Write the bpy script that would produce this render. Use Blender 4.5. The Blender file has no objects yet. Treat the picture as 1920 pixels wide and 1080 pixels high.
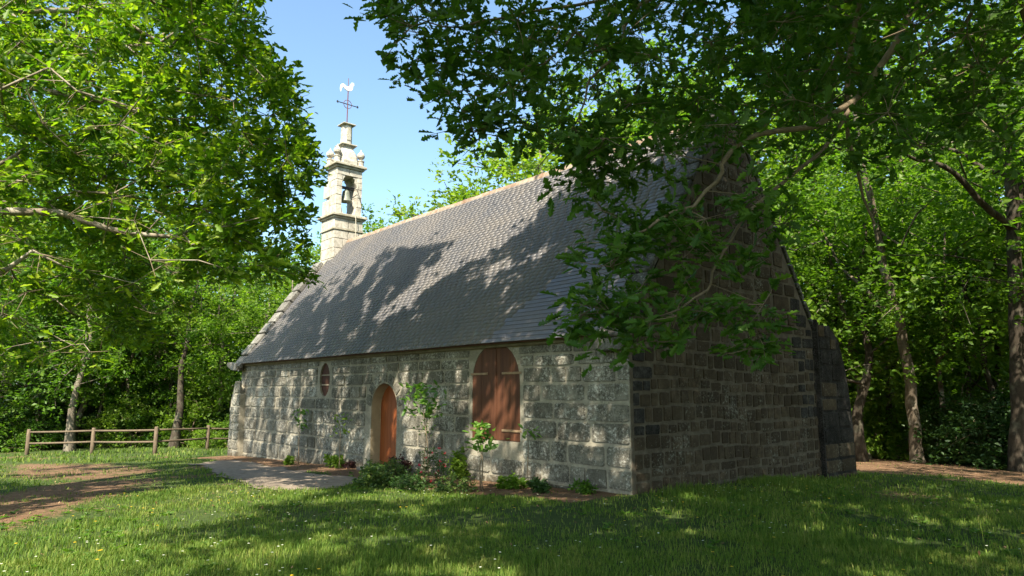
import bpy, math, random
import numpy as np
from mathutils import Vector, Matrix
from mathutils.geometry import tessellate_polygon
PI = math.pi
SC = bpy.context.scene
COL = SC.collection
random.seed(7)
RNG = np.random.default_rng(7)

# ------------------------------------------------------------------ camera
FPX = 1280.0                                   # focal length in pixels of the 1920 px wide photograph
PITCH = math.atan(194 / 1280)
HEAD = math.radians(138.6)
F0 = np.array([math.cos(HEAD), math.sin(HEAD), 0.0])
RT = np.array([math.sin(HEAD), -math.cos(HEAD), 0.0])
ZZ = np.array([0, 0, 1.0])
FW = math.cos(PITCH) * F0 + math.sin(PITCH) * ZZ
UP = -math.sin(PITCH) * F0 + math.cos(PITCH) * ZZ
CAM = np.array([7.03, -8.72, 1.60])
cam_d = bpy.data.cameras.new('camera')
cam_d.sensor_width = 36.0
cam_d.lens = 24.0
cam_d.clip_start = 0.05
cam_d.clip_end = 2000
cam = bpy.data.objects.new('camera', cam_d)
COL.objects.link(cam)
M = Matrix.Identity(4)
for i in range(3):
    M[i][0] = RT[i]; M[i][1] = UP[i]; M[i][2] = -FW[i]; M[i][3] = CAM[i]
cam.matrix_world = M
SC.camera = cam

# ------------------------------------------------------------------ sky, sun, exposure
SUN_AZ = math.radians(36)                      # east of south
SUN_EL = math.radians(49)
SUN = np.array([math.sin(SUN_AZ) * math.cos(SUN_EL), -math.cos(SUN_AZ) * math.cos(SUN_EL), math.sin(SUN_EL)])
world = bpy.data.worlds.new('World')
SC.world = world
world.use_nodes = True
wn = world.node_tree
bg = wn.nodes['Background']
sky = wn.nodes.new('ShaderNodeTexSky')
sky.sky_type = 'NISHITA'
sky.sun_disc = False
sky.sun_elevation = SUN_EL
sky.sun_rotation = PI - SUN_AZ                 # clockwise from +Y (north)
sky.altitude = 50
sky.air_density = 1.0
sky.dust_density = 2.4
sky.ozone_density = 1.2
tint = wn.nodes.new('ShaderNodeMix'); tint.data_type = 'RGBA'; tint.blend_type = 'MULTIPLY'
tint.inputs[0].default_value = 1.0; tint.inputs[7].default_value = (0.93, 1.05, 1.03, 1)
wn.links.new(sky.outputs[0], tint.inputs[6]); wn.links.new(tint.outputs[2], bg.inputs[0])
bg.inputs[1].default_value = 0.115
sl = bpy.data.lights.new('sun', 'SUN')
sl.energy = 5.0
sl.angle = math.radians(0.53)
sl.color = (1.0, 0.91, 0.75)
sun = bpy.data.objects.new('sun', sl)
COL.objects.link(sun)
sun.rotation_euler = Vector(-SUN).to_track_quat('-Z', 'Y').to_euler()
sun.location = (20, -30, 40)
vs = SC.view_settings
SC.display_settings.display_device = 'sRGB'
vs.view_transform = 'Standard'
vs.look = 'None'
vs.gamma = 1.0
vs.exposure = 1.55
vs.use_curve_mapping = False
SC.cycles.max_bounces = 6
SC.cycles.diffuse_bounces = 4
SC.cycles.transmission_bounces = 5
SC.cycles.transparent_max_bounces = 6
SC.cycles.caustics_reflective = False
SC.cycles.caustics_refractive = False
SC.cycles.sample_clamp_indirect = 6.0
SC.cycles.use_denoising = True


# ------------------------------------------------------------------ projection helpers
def ray(u, v):
    return FW + (u - 960) / FPX * RT - (v - 540) / FPX * UP


def at(u, v, depth):
    return CAM + ray(u, v) * depth


def proj(P):
    q = np.atleast_2d(P) - CAM
    z = q @ FW
    zs = np.where(np.abs(z) < 1e-3, 1e-3, z)
    return 960 + FPX * (q @ RT) / zs, 540 - FPX * (q @ UP) / zs, z


def inpoly(u, v, poly):
    u = np.atleast_1d(u); v = np.atleast_1d(v)
    ins = np.zeros(u.shape, bool)
    n = len(poly)
    for i in range(n):
        x1, y1 = poly[i]; x2, y2 = poly[(i + 1) % n]
        c = (y1 > v) != (y2 > v)
        with np.errstate(divide='ignore', invalid='ignore'):
            xi = (x2 - x1) * (v - y1) / (y2 - y1 + 1e-12) + x1
        ins ^= c & (u < xi)
    return ins


# ------------------------------------------------------------------ numeric noise
def _hash(ix, iy, seed):
    n = (ix.astype(np.int64) * 374761393 + iy.astype(np.int64) * 668265263 + seed * 1442695041) & 0x7fffffff
    n = ((n ^ (n >> 13)) * 1274126177) & 0x7fffffff
    return ((n ^ (n >> 16)) & 0xffff) / 65535.0


def vnoise(x, y, seed=0):
    x = np.asarray(x, float); y = np.asarray(y, float)
    ix = np.floor(x); iy = np.floor(y)
    fx = x - ix; fy = y - iy
    fx = fx * fx * (3 - 2 * fx); fy = fy * fy * (3 - 2 * fy)
    a = _hash(ix, iy, seed); b = _hash(ix + 1, iy, seed)
    c = _hash(ix, iy + 1, seed); d = _hash(ix + 1, iy + 1, seed)
    return (a + (b - a) * fx) * (1 - fy) + (c + (d - c) * fx) * fy


def fbm(x, y, seed=0, o=4):
    s = 0; a = 0.5; f = 1.0
    for i in range(o):
        s = s + a * vnoise(x * f, y * f, seed + i * 17); a *= 0.5; f *= 2.03
    return s / (1 - 0.5 ** o)


def sstep(x, a, b):
    t = np.clip((x - a) / (b - a), 0, 1)
    return t * t * (3 - 2 * t)


def gz(x, y):
    """height of the ground"""
    x = np.asarray(x, float); y = np.asarray(y, float)
    z = 0.033 * np.clip(x, -30, 0) - 0.04 * np.clip(y, 0, 22)
    z = z + 0.05 * (fbm(x * 0.35, y * 0.35, 3) - 0.5) + 0.025 * (fbm(x * 1.3, y * 1.3, 9) - 0.5)
    z = z + 0.10 * np.exp(-(((x - 0.7) / 1.0) ** 2 + ((y - 3.2) / 1.8) ** 2))
    return z


def ground_at(u, v):
    z = 0.0
    for _ in range(12):
        d = ray(u, v)
        t = (z - CAM[2]) / d[2]
        P = CAM + d * t
        z = float(gz(P[0], P[1]))
    return np.array([P[0], P[1], z])


def bed_at(u, v, y_max=-.32):
    g = ground_at(u, v)
    if g[1] > y_max:
        d = ray(u, v); t = (y_max - CAM[1]) / d[1]
        g = CAM + d * t
        g[2] = float(gz(g[0], g[1]))
    return g


def spot(u, depth):
    """ground point below picture column u, at a depth in metres"""
    P = CAM + (F0 + (u - 960) / FPX * RT) * depth
    return np.array([P[0], P[1], float(gz(P[0], P[1]))])


# ------------------------------------------------------------------ object helpers
def tag(o, label=None, cat=None, group=None, kind=None):
    if label: o['label'] = label
    if cat: o['category'] = cat
    if group: o['group'] = group
    if kind: o['kind'] = kind
    return o


def empty(name, loc=(0, 0, 0), rz=0.0):
    o = bpy.data.objects.new(name, None)
    o.empty_display_size = 0.2
    o.location = loc
    o.rotation_euler = (0, 0, rz)
    COL.objects.link(o)
    return o


def link(name, me, parent=None, mat=None):
    o = bpy.data.objects.new(name, me)
    if mat is not None and len(me.materials) == 0:
        me.materials.append(mat)
    COL.objects.link(o)
    if parent is not None:
        o.parent = parent
    return o


def mesh_py(name, verts, faces, smooth=False):
    me = bpy.data.meshes.new(name)
    me.from_pydata([tuple(map(float, v)) for v in verts], [], [tuple(int(i) for i in f) for f in faces])
    me.update()
    if smooth:
        me.polygons.foreach_set('use_smooth', [True] * len(me.polygons))
    return me


def mesh_np(name, V, sizes, loops, smooth=False):
    """V (n,3); sizes per face; loops flat"""
    me = bpy.data.meshes.new(name)
    V = np.ascontiguousarray(V, dtype=np.float32)
    loops = np.ascontiguousarray(loops, dtype=np.int32)
    sizes = np.ascontiguousarray(sizes, dtype=np.int32)
    me.vertices.add(len(V)); me.vertices.foreach_set('co', V.ravel())
    me.loops.add(len(loops)); me.loops.foreach_set('vertex_index', loops)
    me.polygons.add(len(sizes))
    st = np.zeros(len(sizes), np.int32); st[1:] = np.cumsum(sizes)[:-1]
    me.polygons.foreach_set('loop_start', st)
    if smooth:
        me.polygons.foreach_set('use_smooth', np.ones(len(sizes), bool))
    me.update(calc_edges=True)
    return me


class MB:
    """collects shapes for one mesh"""
    def __init__(s): s.v = []; s.f = []

    def add(s, v, f):
        n = len(s.v); s.v += [tuple(map(float, p)) for p in v]; s.f += [tuple(i + n for i in q) for q in f]; return s

    def box(s, x0, x1, y0, y1, z0, z1):
        return s.add([(x0, y0, z0), (x1, y0, z0), (x1, y1, z0), (x0, y1, z0), (x0, y0, z1), (x1, y0, z1), (x1, y1, z1), (x0, y1, z1)],
                     [(0, 3, 2, 1), (4, 5, 6, 7), (0, 1, 5, 4), (1, 2, 6, 5), (2, 3, 7, 6), (3, 0, 4, 7)])

    def prism(s, poly, a, b, ax):
        """poly of 2D points extruded along axis ax (0 x: poly=(y,z); 1 y: poly=(x,z); 2 z: poly=(x,y))"""
        def P(p, t):
            return (t, p[0], p[1]) if ax == 0 else ((p[0], t, p[1]) if ax == 1 else (p[0], p[1], t))
        n = len(poly)
        v = [P(p, a) for p in poly] + [P(p, b) for p in poly]
        f = [tuple(range(n)), tuple(range(2 * n - 1, n - 1, -1))] + [(i, i + n, (i + 1) % n + n, (i + 1) % n) for i in range(n)]
        return s.add(v, f)

    def lathe(s, prof, c=(0, 0, 0), n=14, square=False):
        v = []; f = []
        for r, z in prof:
            for k in range(n):
                a = 2 * PI * (k + .5) / n
                rr = r / max(abs(math.cos(a)), abs(math.sin(a))) if square else r
                v.append((c[0] + rr * math.cos(a), c[1] + rr * math.sin(a), c[2] + z))
        for j in range(len(prof) - 1):
            for k in range(n):
                f.append((j * n + k, j * n + (k + 1) % n, (j + 1) * n + (k + 1) % n, (j + 1) * n + k))
        f.append(tuple(range(n - 1, -1, -1)))
        m = (len(prof) - 1) * n
        f.append(tuple(range(m, m + n)))
        return s.add(v, f)

    def tube(s, pts, rad, n=6, cap=True):
        pts = [np.array(p, float) for p in pts]
        if np.isscalar(rad): rad = [rad] * len(pts)
        base = len(s.v)
        ref = np.array([0.3, 0.2, 1.0])
        for i, p in enumerate(pts):
            d = pts[min(i + 1, len(pts) - 1)] - pts[max(i - 1, 0)]
            d = d / (np.linalg.norm(d) + 1e-9)
            if abs(d @ ref) / np.linalg.norm(ref) > 0.95: ref = np.array([1.0, 0.1, 0.2])
            a = np.cross(d, ref); a /= np.linalg.norm(a) + 1e-9
            b = np.cross(d, a)
            for k in range(n):
                t = 2 * PI * k / n
                s.v.append(tuple(p + rad[i] * (math.cos(t) * a + math.sin(t) * b)))
        for i in range(len(pts) - 1):
            for k in range(n):
                s.f.append((base + i * n + k, base + i * n + (k + 1) % n, base + (i + 1) * n + (k + 1) % n, base + (i + 1) * n + k))
        if cap:
            s.f.append(tuple(base + k for k in range(n - 1, -1, -1)))
            e = base + (len(pts) - 1) * n
            s.f.append(tuple(e + k for k in range(n)))
        return s

    def build(s, name, mat, parent=None, smooth=False, bevel=0):
        me = mesh_py(name, s.v, s.f, smooth)
        import bmesh
        bm = bmesh.new(); bm.from_mesh(me)
        bmesh.ops.recalc_face_normals(bm, faces=bm.faces)
        if bevel:
            bmesh.ops.bevel(bm, geom=[e for e in bm.edges], offset=bevel, segments=1, affect='EDGES')
        bm.to_mesh(me); bm.free()
        return link(name, me, parent, mat)


# ------------------------------------------------------------------ materials
class NT:
    def __init__(s, name):
        s.m = bpy.data.materials.new(name); s.m.use_nodes = True
        s.t = s.m.node_tree
        for n in list(s.t.nodes): s.t.nodes.remove(n)
        s.out = s.n('OutputMaterial')

    def n(s, typ, **kw):
        nd = s.t.nodes.new('ShaderNode' + typ)
        for k, v in kw.items():
            if k.startswith('i_'):
                nd.inputs[k[2:].replace('_', ' ')].default_value = v
            else:
                setattr(nd, k, v)
        return nd

    def l(s, a, b): s.t.links.new(a, b); return s

    def pos(s): return s.n('NewGeometry').outputs['Position']

    def noise(s, vec, scale, detail=4, rough=.6, dist=0):
        nd = s.n('TexNoise'); nd.inputs['Scale'].default_value = scale; nd.inputs['Detail'].default_value = detail
        nd.inputs['Roughness'].default_value = rough; nd.inputs['Distortion'].default_value = dist
        if vec is not None: s.l(vec, nd.inputs['Vector'])
        return nd.outputs[0]

    def ramp(s, fac, stops):
        r = s.n('ValToRGB'); e = r.color_ramp.elements
        while len(e) < len(stops): e.new(.5)
        for el, (p, c) in zip(e, stops):
            el.position = p; el.color = (*c, 1) if len(c) == 3 else c
        s.l(fac, r.inputs[0]); return r.outputs[0]

    def mix(s, fac, a, b, mode='MIX'):
        m = s.n('Mix', data_type='RGBA', blend_type=mode)
        for src, idx in ((fac, 0), (a, 6), (b, 7)):
            if isinstance(src, (int, float)): m.inputs[idx].default_value = src
            elif isinstance(src, tuple): m.inputs[idx].default_value = (*src, 1)
            else: s.l(src, m.inputs[idx])
        return m.outputs[2]

    def math(s, op, a, b=None, clamp=False):
        m = s.n('Math', operation=op); m.use_clamp = clamp
        for i, v in enumerate((a, b)):
            if v is None: continue
            if isinstance(v, (int, float)): m.inputs[i].default_value = v
            else: s.l(v, m.inputs[i])
        return m.outputs[0]

    def rnd(s):
        a = s.n('ObjectInfo').outputs['Random']; b = s.n('NewGeometry').outputs['Random Per Island']
        return s.math('FRACT', s.math('ADD', a, b))

    def vmul(s, vec, v3):
        m = s.n('VectorMath', operation='MULTIPLY'); s.l(vec, m.inputs[0]); m.inputs[1].default_value = v3
        return m.outputs[0]

    def bump(s, h, strength=.3, dist=.02):
        b = s.n('Bump'); b.inputs['Strength'].default_value = strength; b.inputs['Distance'].default_value = dist
        s.l(h, b.inputs['Height']); return b.outputs[0]

    def pbr(s, col, rough=.85, normal=None, metal=0, spec=.3):
        p = s.n('BsdfPrincipled')
        if isinstance(col, tuple): p.inputs['Base Color'].default_value = (*col, 1)
        else: s.l(col, p.inputs['Base Color'])
        if isinstance(rough, (int, float)): p.inputs['Roughness'].default_value = rough
        else: s.l(rough, p.inputs['Roughness'])
        p.inputs['Metallic'].default_value = metal
        p.inputs['Specular IOR Level'].default_value = spec
        if normal is not None: s.l(normal, p.inputs['Normal'])
        s.l(p.outputs[0], s.out.inputs[0])
        return s.m


MAT = {}


def stone_mat(name, dark, mid, light, lich, lich_amt=.62, blk_amt=.38, tint=.25, moss=None, bumpS=.5):
    k = NT(name); P = k.pos()
    big = k.noise(P, 1.1, 4, .6); med = k.noise(P, 5.0, 6, .7); fine = k.noise(P, 34, 5, .75); fin2 = k.noise(k.vmul(P, (1, 1, 1.13)), 19, 4, .7)
    c = k.ramp(med, [(.28, dark), (.5, mid), (.72, light)])
    c = k.mix(k.math('MULTIPLY', k.rnd(), tint * 2), c, tuple(.55 * v for v in mid))
    # pale lichen and black algae, in patches broken into specks
    lf = k.math('ADD', k.math('MULTIPLY', fin2, .62), k.math('MULTIPLY', big, .42))
    c = k.mix(k.math('MULTIPLY', k.math('SUBTRACT', lf, lich_amt - .06), 7.0, True), c, lich)
    bf = k.math('ADD', k.math('MULTIPLY', fine, .6), k.math('MULTIPLY', k.noise(k.vmul(P, (1, 1, .55)), 1.7, 4, .65), .42))
    c = k.mix(k.math('MULTIPLY', k.math('SUBTRACT', bf, 1 - blk_amt - .06), 6.0, True), c, tuple(.16 * v for v in mid))
    if moss:
        sep = k.n('SeparateXYZ'); k.l(P, sep.inputs[0])
        low = k.math('ADD', k.math('SUBTRACT', moss[0], sep.outputs[2]), k.math('MULTIPLY', sep.outputs[0], .033))
        m = k.math('MULTIPLY', k.math('ADD', low, k.math('MULTIPLY', k.math('SUBTRACT', big, .5), 1.6)), 3.0, True)
        c = k.mix(k.math('MULTIPLY', m, .85), c, moss[1])
    h = k.math('ADD', k.math('MULTIPLY', fine, .5), k.math('MULTIPLY', med, .8))
    return k.pbr(c, .92, k.bump(h, bumpS, .03), spec=.15)


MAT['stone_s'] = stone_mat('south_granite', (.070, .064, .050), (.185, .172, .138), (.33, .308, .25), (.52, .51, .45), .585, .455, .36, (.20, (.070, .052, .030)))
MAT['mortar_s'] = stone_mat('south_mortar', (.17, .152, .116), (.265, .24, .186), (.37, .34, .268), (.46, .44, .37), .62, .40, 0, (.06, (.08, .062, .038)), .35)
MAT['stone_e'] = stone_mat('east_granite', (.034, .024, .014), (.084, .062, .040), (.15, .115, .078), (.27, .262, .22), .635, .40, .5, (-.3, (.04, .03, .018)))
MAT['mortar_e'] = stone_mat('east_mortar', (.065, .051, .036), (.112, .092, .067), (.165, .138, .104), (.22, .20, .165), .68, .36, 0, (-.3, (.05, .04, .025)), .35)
MAT['stone_cop'] = stone_mat('coping_granite', (.065, .062, .053), (.155, .147, .128), (.25, .24, .212), (.37, .365, .33), .6, .43, .3)
MAT['stone_cop_e'] = stone_mat('dark_coping_granite', (.045, .04, .035), (.12, .11, .095), (.22, .205, .18), (.40, .40, .36), .62, .46, .3)
MAT['stone_dark'] = stone_mat('black_lichen_granite', (.018, .016, .015), (.05, .045, .04), (.12, .11, .10), (.30, .30, .28), .66, .5, .2)
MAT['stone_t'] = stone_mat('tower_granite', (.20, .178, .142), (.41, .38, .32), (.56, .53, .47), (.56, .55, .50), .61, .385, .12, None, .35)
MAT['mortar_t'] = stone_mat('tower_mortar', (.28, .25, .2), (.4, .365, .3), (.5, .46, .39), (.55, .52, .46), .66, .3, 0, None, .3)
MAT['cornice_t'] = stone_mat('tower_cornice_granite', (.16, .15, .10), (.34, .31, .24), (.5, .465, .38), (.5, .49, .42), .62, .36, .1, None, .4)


def slate_mat():
    k = NT('slate'); P = k.pos(); r = k.rnd()
    c = k.ramp(r, [(0, (.092, .090, .098)), (.5, (.099, .096, .102)), (1, (.108, .103, .106))])
    big = k.noise(P, .9, 4, .6)
    c = k.mix(k.math('MULTIPLY', k.math('SUBTRACT', big, .36), 2.2, True), c, (.160, .140, .122))
    fine = k.noise(P, 26, 4, .7)
    c = k.mix(k.math('MULTIPLY', k.math('SUBTRACT', fine, .62), 5, True), c, (.27, .26, .245))
    spotn = k.noise(P, 2.7, 5, .6)
    c = k.mix(k.math('MULTIPLY', k.math('SUBTRACT', spotn, .70), 14, True), c, (.24, .26, .22))
    org = k.noise(P, 3.3, 3, .55)
    sp2 = k.n('VectorMath', operation='ADD'); k.l(P, sp2.inputs[0]); sp2.inputs[1].default_value = (31, 7, 3)
    org = k.noise(sp2.outputs[0], 3.1, 4, .6)
    c = k.mix(k.math('MULTIPLY', k.math('SUBTRACT', org, .715), 16, True), c, (.32, .12, .045))
    rg = k.math('ADD', .46, k.math('MULTIPLY', r, .2))
    return k.pbr(c, rg, k.bump(fine, .25, .01), spec=.45)


MAT['slate'] = slate_mat()


def simple(name, c1, c2, scale, rough=.8, vec=(1, 1, 1), b=.2, spec=.3, metal=0, detail=5):
    k = NT(name); P = k.vmul(k.pos(), vec)
    n = k.noise(P, scale, detail, .65)
    c = k.ramp(n, [(.3, c1), (.7, c2)])
    c = k.mix(k.math('MULTIPLY', k.rnd(), .35), c, tuple(.6 * v for v in c1))
    return k.pbr(c, rough, k.bump(n, b, .01), spec=spec, metal=metal)


MAT['ridge'] = simple('ridge_tile_lichened', (.17, .095, .055), (.33, .29, .235), 6, .95)
MAT['shutter'] = simple('stained_shutter_wood', (.066, .025, .013), (.138, .055, .027), 9, .6, (1, 1, .06), .25)
MAT['door'] = simple('varnished_door_wood', (.20, .052, .016), (.34, .098, .028), 8, .5, (1, 1, .07), .2)
MAT['strap'] = simple('pale_strap', (.21, .14, .08), (.30, .21, .13), 12, .7)
MAT['bar'] = simple('pale_bar', (.26, .21, .15), (.34, .28, .2), 12, .7)
MAT['dark_wood'] = simple('dark_panel_wood', (.05, .018, .010), (.09, .034, .018), 9, .7, (1, 1, .08), .2)
MAT['plaster'] = simple('beige_reveal_render', (.34, .27, .17), (.46, .37, .24), 5, .9)
MAT['fence'] = simple('weathered_pole_wood', (.085, .062, .040), (.18, .135, .09), 14, .85, (1, 1, .4), .3)
MAT['iron'] = simple('rusted_iron', (.10, .035, .035), (.17, .07, .065), 20, .7)
MAT['iron_dark'] = simple('dark_iron', (.03, .03, .032), (.06, .058, .055), 20, .6, metal=.5)
MAT['white'] = simple('white_painted_metal', (.72, .72, .72), (.82, .82, .81), 20, .5)
MAT['bronze'] = simple('green_bronze', (.16, .18, .14), (.27, .285, .23), 14, .55, metal=.35)
MAT['eave'] = simple('eave_stone', (.13, .115, .07), (.24, .21, .145), 4, .95)
MAT['path'] = simple('worn_paving', (.15, .12, .092), (.27, .22, .172), 6, .95, b=.5, spec=.1)
MAT['rope'] = simple('pale_rope', (.4, .36, .28), (.5, .46, .38), 20, .9)


def bark(name, c1, c2, c3, scale=7):
    k = NT(name); P = k.vmul(k.pos(), (1, 1, .35))
    n = k.noise(P, scale, 6, .7, .4); n2 = k.noise(k.pos(), 3.0, 4, .6)
    c = k.ramp(n, [(.3, c1), (.62, c2)])
    c = k.mix(k.math('MULTIPLY', k.math('SUBTRACT', n2, .52), 6, True), c, c3)
    return k.pbr(c, .9, k.bump(n, .8, .03), spec=.15)


MAT['bark_oak'] = bark('oak_bark', (.060, .050, .038), (.17, .145, .112), (.24, .215, .165), 9)
MAT['bark_lit'] = bark('sunlit_oak_bark', (.10, .082, .06), (.25, .21, .16), (.34, .31, .25), 9)  # oak bark lightened to show sunlight on the left oak's limbs
MAT['bark_dark'] = bark('dark_bark', (.022, .017, .013), (.062, .050, .037), (.105, .098, .072), 9)
MAT['bark_pale'] = bark('pale_mottled_bark', (.055, .042, .030), (.155, .125, .090), (.27, .24, .19), 5)
MAT['twig'] = simple('twig', (.13, .10, .065), (.26, .20, .13), 20, .85)


def leaf_mat(name, c1, c2, c3, trans=.45, obj_var=.3, gloss=.35):
    """leaf: reflecting and letting light through, colour differing from leaf to leaf"""
    k = NT(name)
    r = k.n('NewGeometry').outputs['Random Per Island']; o = k.n('ObjectInfo').outputs['Random']
    f = k.math('ADD', k.math('MULTIPLY', r, 1 - obj_var), k.math('MULTIPLY', o, obj_var))
    c = k.ramp(f, [(.08, c1), (.5, c2), (.92, c3)])
    p = k.n('BsdfPrincipled'); k.l(c, p.inputs['Base Color']); p.inputs['Roughness'].default_value = .5
    p.inputs['Specular IOR Level'].default_value = gloss
    t = k.n('BsdfTranslucent')
    tc = k.mix(1.0, c, (1.52, 1.72, .5), 'MULTIPLY'); k.l(tc, t.inputs[0])
    m = k.n('MixShader'); m.inputs[0].default_value = trans
    k.l(p.outputs[0], m.inputs[1]); k.l(t.outputs[0], m.inputs[2]); k.l(m.outputs[0], k.out.inputs[0])
    return k.m


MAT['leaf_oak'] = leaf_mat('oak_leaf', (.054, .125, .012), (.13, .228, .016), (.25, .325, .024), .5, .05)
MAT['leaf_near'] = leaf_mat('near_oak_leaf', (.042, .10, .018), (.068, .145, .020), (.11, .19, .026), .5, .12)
MAT['leaf_for'] = leaf_mat('forest_leaf', (.046, .112, .015), (.095, .183, .019), (.175, .256, .028), .5, .5)
MAT['leaf_lime'] = leaf_mat('lime_leaf', (.08, .15, .018), (.13, .21, .026), (.20, .27, .036), .5, .4)
MAT['leaf_dark'] = leaf_mat('dark_shrub_leaf', (.020, .050, .014), (.035, .078, .018), (.055, .11, .022), .35, .4)
MAT['leaf_glossy'] = leaf_mat('glossy_sapling_leaf', (.06, .135, .025), (.09, .19, .03), (.14, .25, .04), .4, .2, .5)
MAT['leaf_purple'] = leaf_mat('purple_shrub_leaf', (.022, .010, .012), (.045, .016, .018), (.07, .028, .022), .3, .1)
MAT['leaf_needle'] = leaf_mat('conifer_shrub_leaf', (.035, .075, .02), (.065, .12, .028), (.15, .20, .04), .3, .1)
def grass_mat():
    k = NT('meadow_blade'); P = k.pos()
    r = k.n('NewGeometry').outputs['Random Per Island']
    big = k.noise(P, .55, 4, .6); med = k.noise(P, 2.3, 3, .6)
    f = k.math('ADD', k.math('MULTIPLY', r, .45), k.math('ADD', k.math('MULTIPLY', big, .5), k.math('MULTIPLY', k.math('SUBTRACT', med, .5), .7)))
    c = k.ramp(f, [(.18, (.065, .130, .020)), (.45, (.11, .185, .028)), (.68, (.19, .235, .05)), (.9, (.31, .29, .11))])
    p = k.n('BsdfPrincipled'); k.l(c, p.inputs['Base Color']); p.inputs['Roughness'].default_value = .6; p.inputs['Specular IOR Level'].default_value = .15
    t = k.n('BsdfTranslucent'); k.l(k.mix(1.0, c, (1.4, 1.4, .6), 'MULTIPLY'), t.inputs[0])
    m = k.n('MixShader'); m.inputs[0].default_value = .42
    k.l(p.outputs[0], m.inputs[1]); k.l(t.outputs[0], m.inputs[2]); k.l(m.outputs[0], k.out.inputs[0])
    return k.m


MAT['grass'] = grass_mat()
MAT['litter'] = leaf_mat('dry_leaf', (.09, .045, .022), (.18, .10, .05), (.32, .21, .12), .15, 0, .2)
MAT['petal_pink'] = leaf_mat('pink_petal', (.55, .03, .08), (.62, .05, .12), (.70, .09, .16), .3, .2)
MAT['petal_white'] = leaf_mat('white_petal', (.62, .62, .58), (.7, .7, .68), (.75, .75, .72), .25, 0)
MAT['petal_yellow'] = leaf_mat('yellow_petal', (.65, .42, .02), (.72, .5, .03), (.75, .55, .05), .25, 0)


def ground_mat():
    k = NT('meadow_ground'); P = k.pos()
    a = k.n('Attribute'); a.attribute_name = 'dirt'
    n = k.noise(P, 9, 6, .7); n2 = k.noise(P, 60, 4, .7); n3 = k.noise(P, 1.2, 4, .6)
    g = k.ramp(n, [(.3, (.028, .048, .013)), (.55, (.052, .078, .022)), (.75, (.095, .095, .042))])
    d = k.ramp(k.math('ADD', k.math('MULTIPLY', n, .5), k.math('MULTIPLY', n2, .5)), [(.33, (.075, .044, .026)), (.5, (.155, .094, .056)), (.68, (.27, .18, .115))])
    d = k.mix(k.math('MULTIPLY', k.math('SUBTRACT', n3, .4), 1.5, True), d, (.125, .070, .040))
    m = k.math('ADD', a.outputs['Fac'], k.math('MULTIPLY', k.math('SUBTRACT', n, .5), .9))
    m = k.math('MULTIPLY', k.math('SUBTRACT', m, .38), 5, True)
    c = k.mix(m, g, d)
    return k.pbr(c, .95, k.bump(k.math('ADD', n, n2), .7, .03), spec=.1)


MAT['ground'] = ground_mat()

# ------------------------------------------------------------------ the ground
PATH_PX = [(362, 871), (400, 865), (445, 864), (520, 877), (600, 890), (676, 899), (684, 908), (610, 918), (548, 922), (485, 916), (430, 898), (392, 883)]
PATH_XY = [tuple(ground_at(u, v)[:2]) for u, v in PATH_PX]
LEFT_DIRT = [[(0, 868), (240, 868), (330, 880), (240, 900), (120, 905), (0, 900)],
             [(-200, 930), (0, 925), (90, 905), (200, 900), (330, 890), (300, 915), (170, 950), (95, 985), (0, 1005), (-200, 1040)]]
RIGHT_DIRT = [[(1545, 912), (1660, 905), (1780, 925), (1900, 930), (1760, 950), (1600, 935)]]
DIRT_XY = [[tuple(ground_at(u, v)[:2]) for u, v in q] for q in LEFT_DIRT + RIGHT_DIRT]


def polymask(x, y, poly, soft=.6):
    """1 inside the polygon, falling softly to 0 outside"""
    d = np.full(np.shape(x), 1e9)
    n = len(poly)
    for i in range(n):
        ax, ay = poly[i]; bx, by = poly[(i + 1) % n]
        vx, vy = bx - ax, by - ay
        t = np.clip(((x - ax) * vx + (y - ay) * vy) / (vx * vx + vy * vy + 1e-9), 0, 1)
        d = np.minimum(d, np.hypot(x - ax - t * vx, y - ay - t * vy))
    ins = inpoly(x.ravel(), y.ravel(), poly).reshape(np.shape(x))
    d = np.where(ins, -d, d)
    return 1 - sstep(d, -soft, soft)


def dirt(x, y):
    x = np.asarray(x, float); y = np.asarray(y, float)
    n = fbm(x * .8, y * .8, 21)
    m = .05 + 1.15 * np.clip(n - .36, 0, 1) * sstep(-x, 0, 6) * sstep(-y, .2, 1.6)
    for q, w in zip(DIRT_XY, (.62, .66, .55)):
        m = np.maximum(m, w * polymask(x, y, q, 1.1) * (.62 + .75 * fbm(x * 1.6, y * 1.6, 91)))
    bed = sstep(y + .25 * np.sin(x * 1.7), -1.6, -1.15) * (1 - sstep(y, .2, .4)) * sstep(x, -17.5, -17) * (1 - sstep(x, -.35, .1))
    m = np.maximum(m, .95 * bed)
    m = np.maximum(m, .9 * sstep(y + .25 * x + 3.0 * (fbm(x * .7, y * .7, 44) - .5), 8.6, 11.0) * sstep(x, -14, -8))
    m = np.maximum(m, .75 * sstep(-x, 30, 33))
    return np.clip(m, 0, 1)


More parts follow.
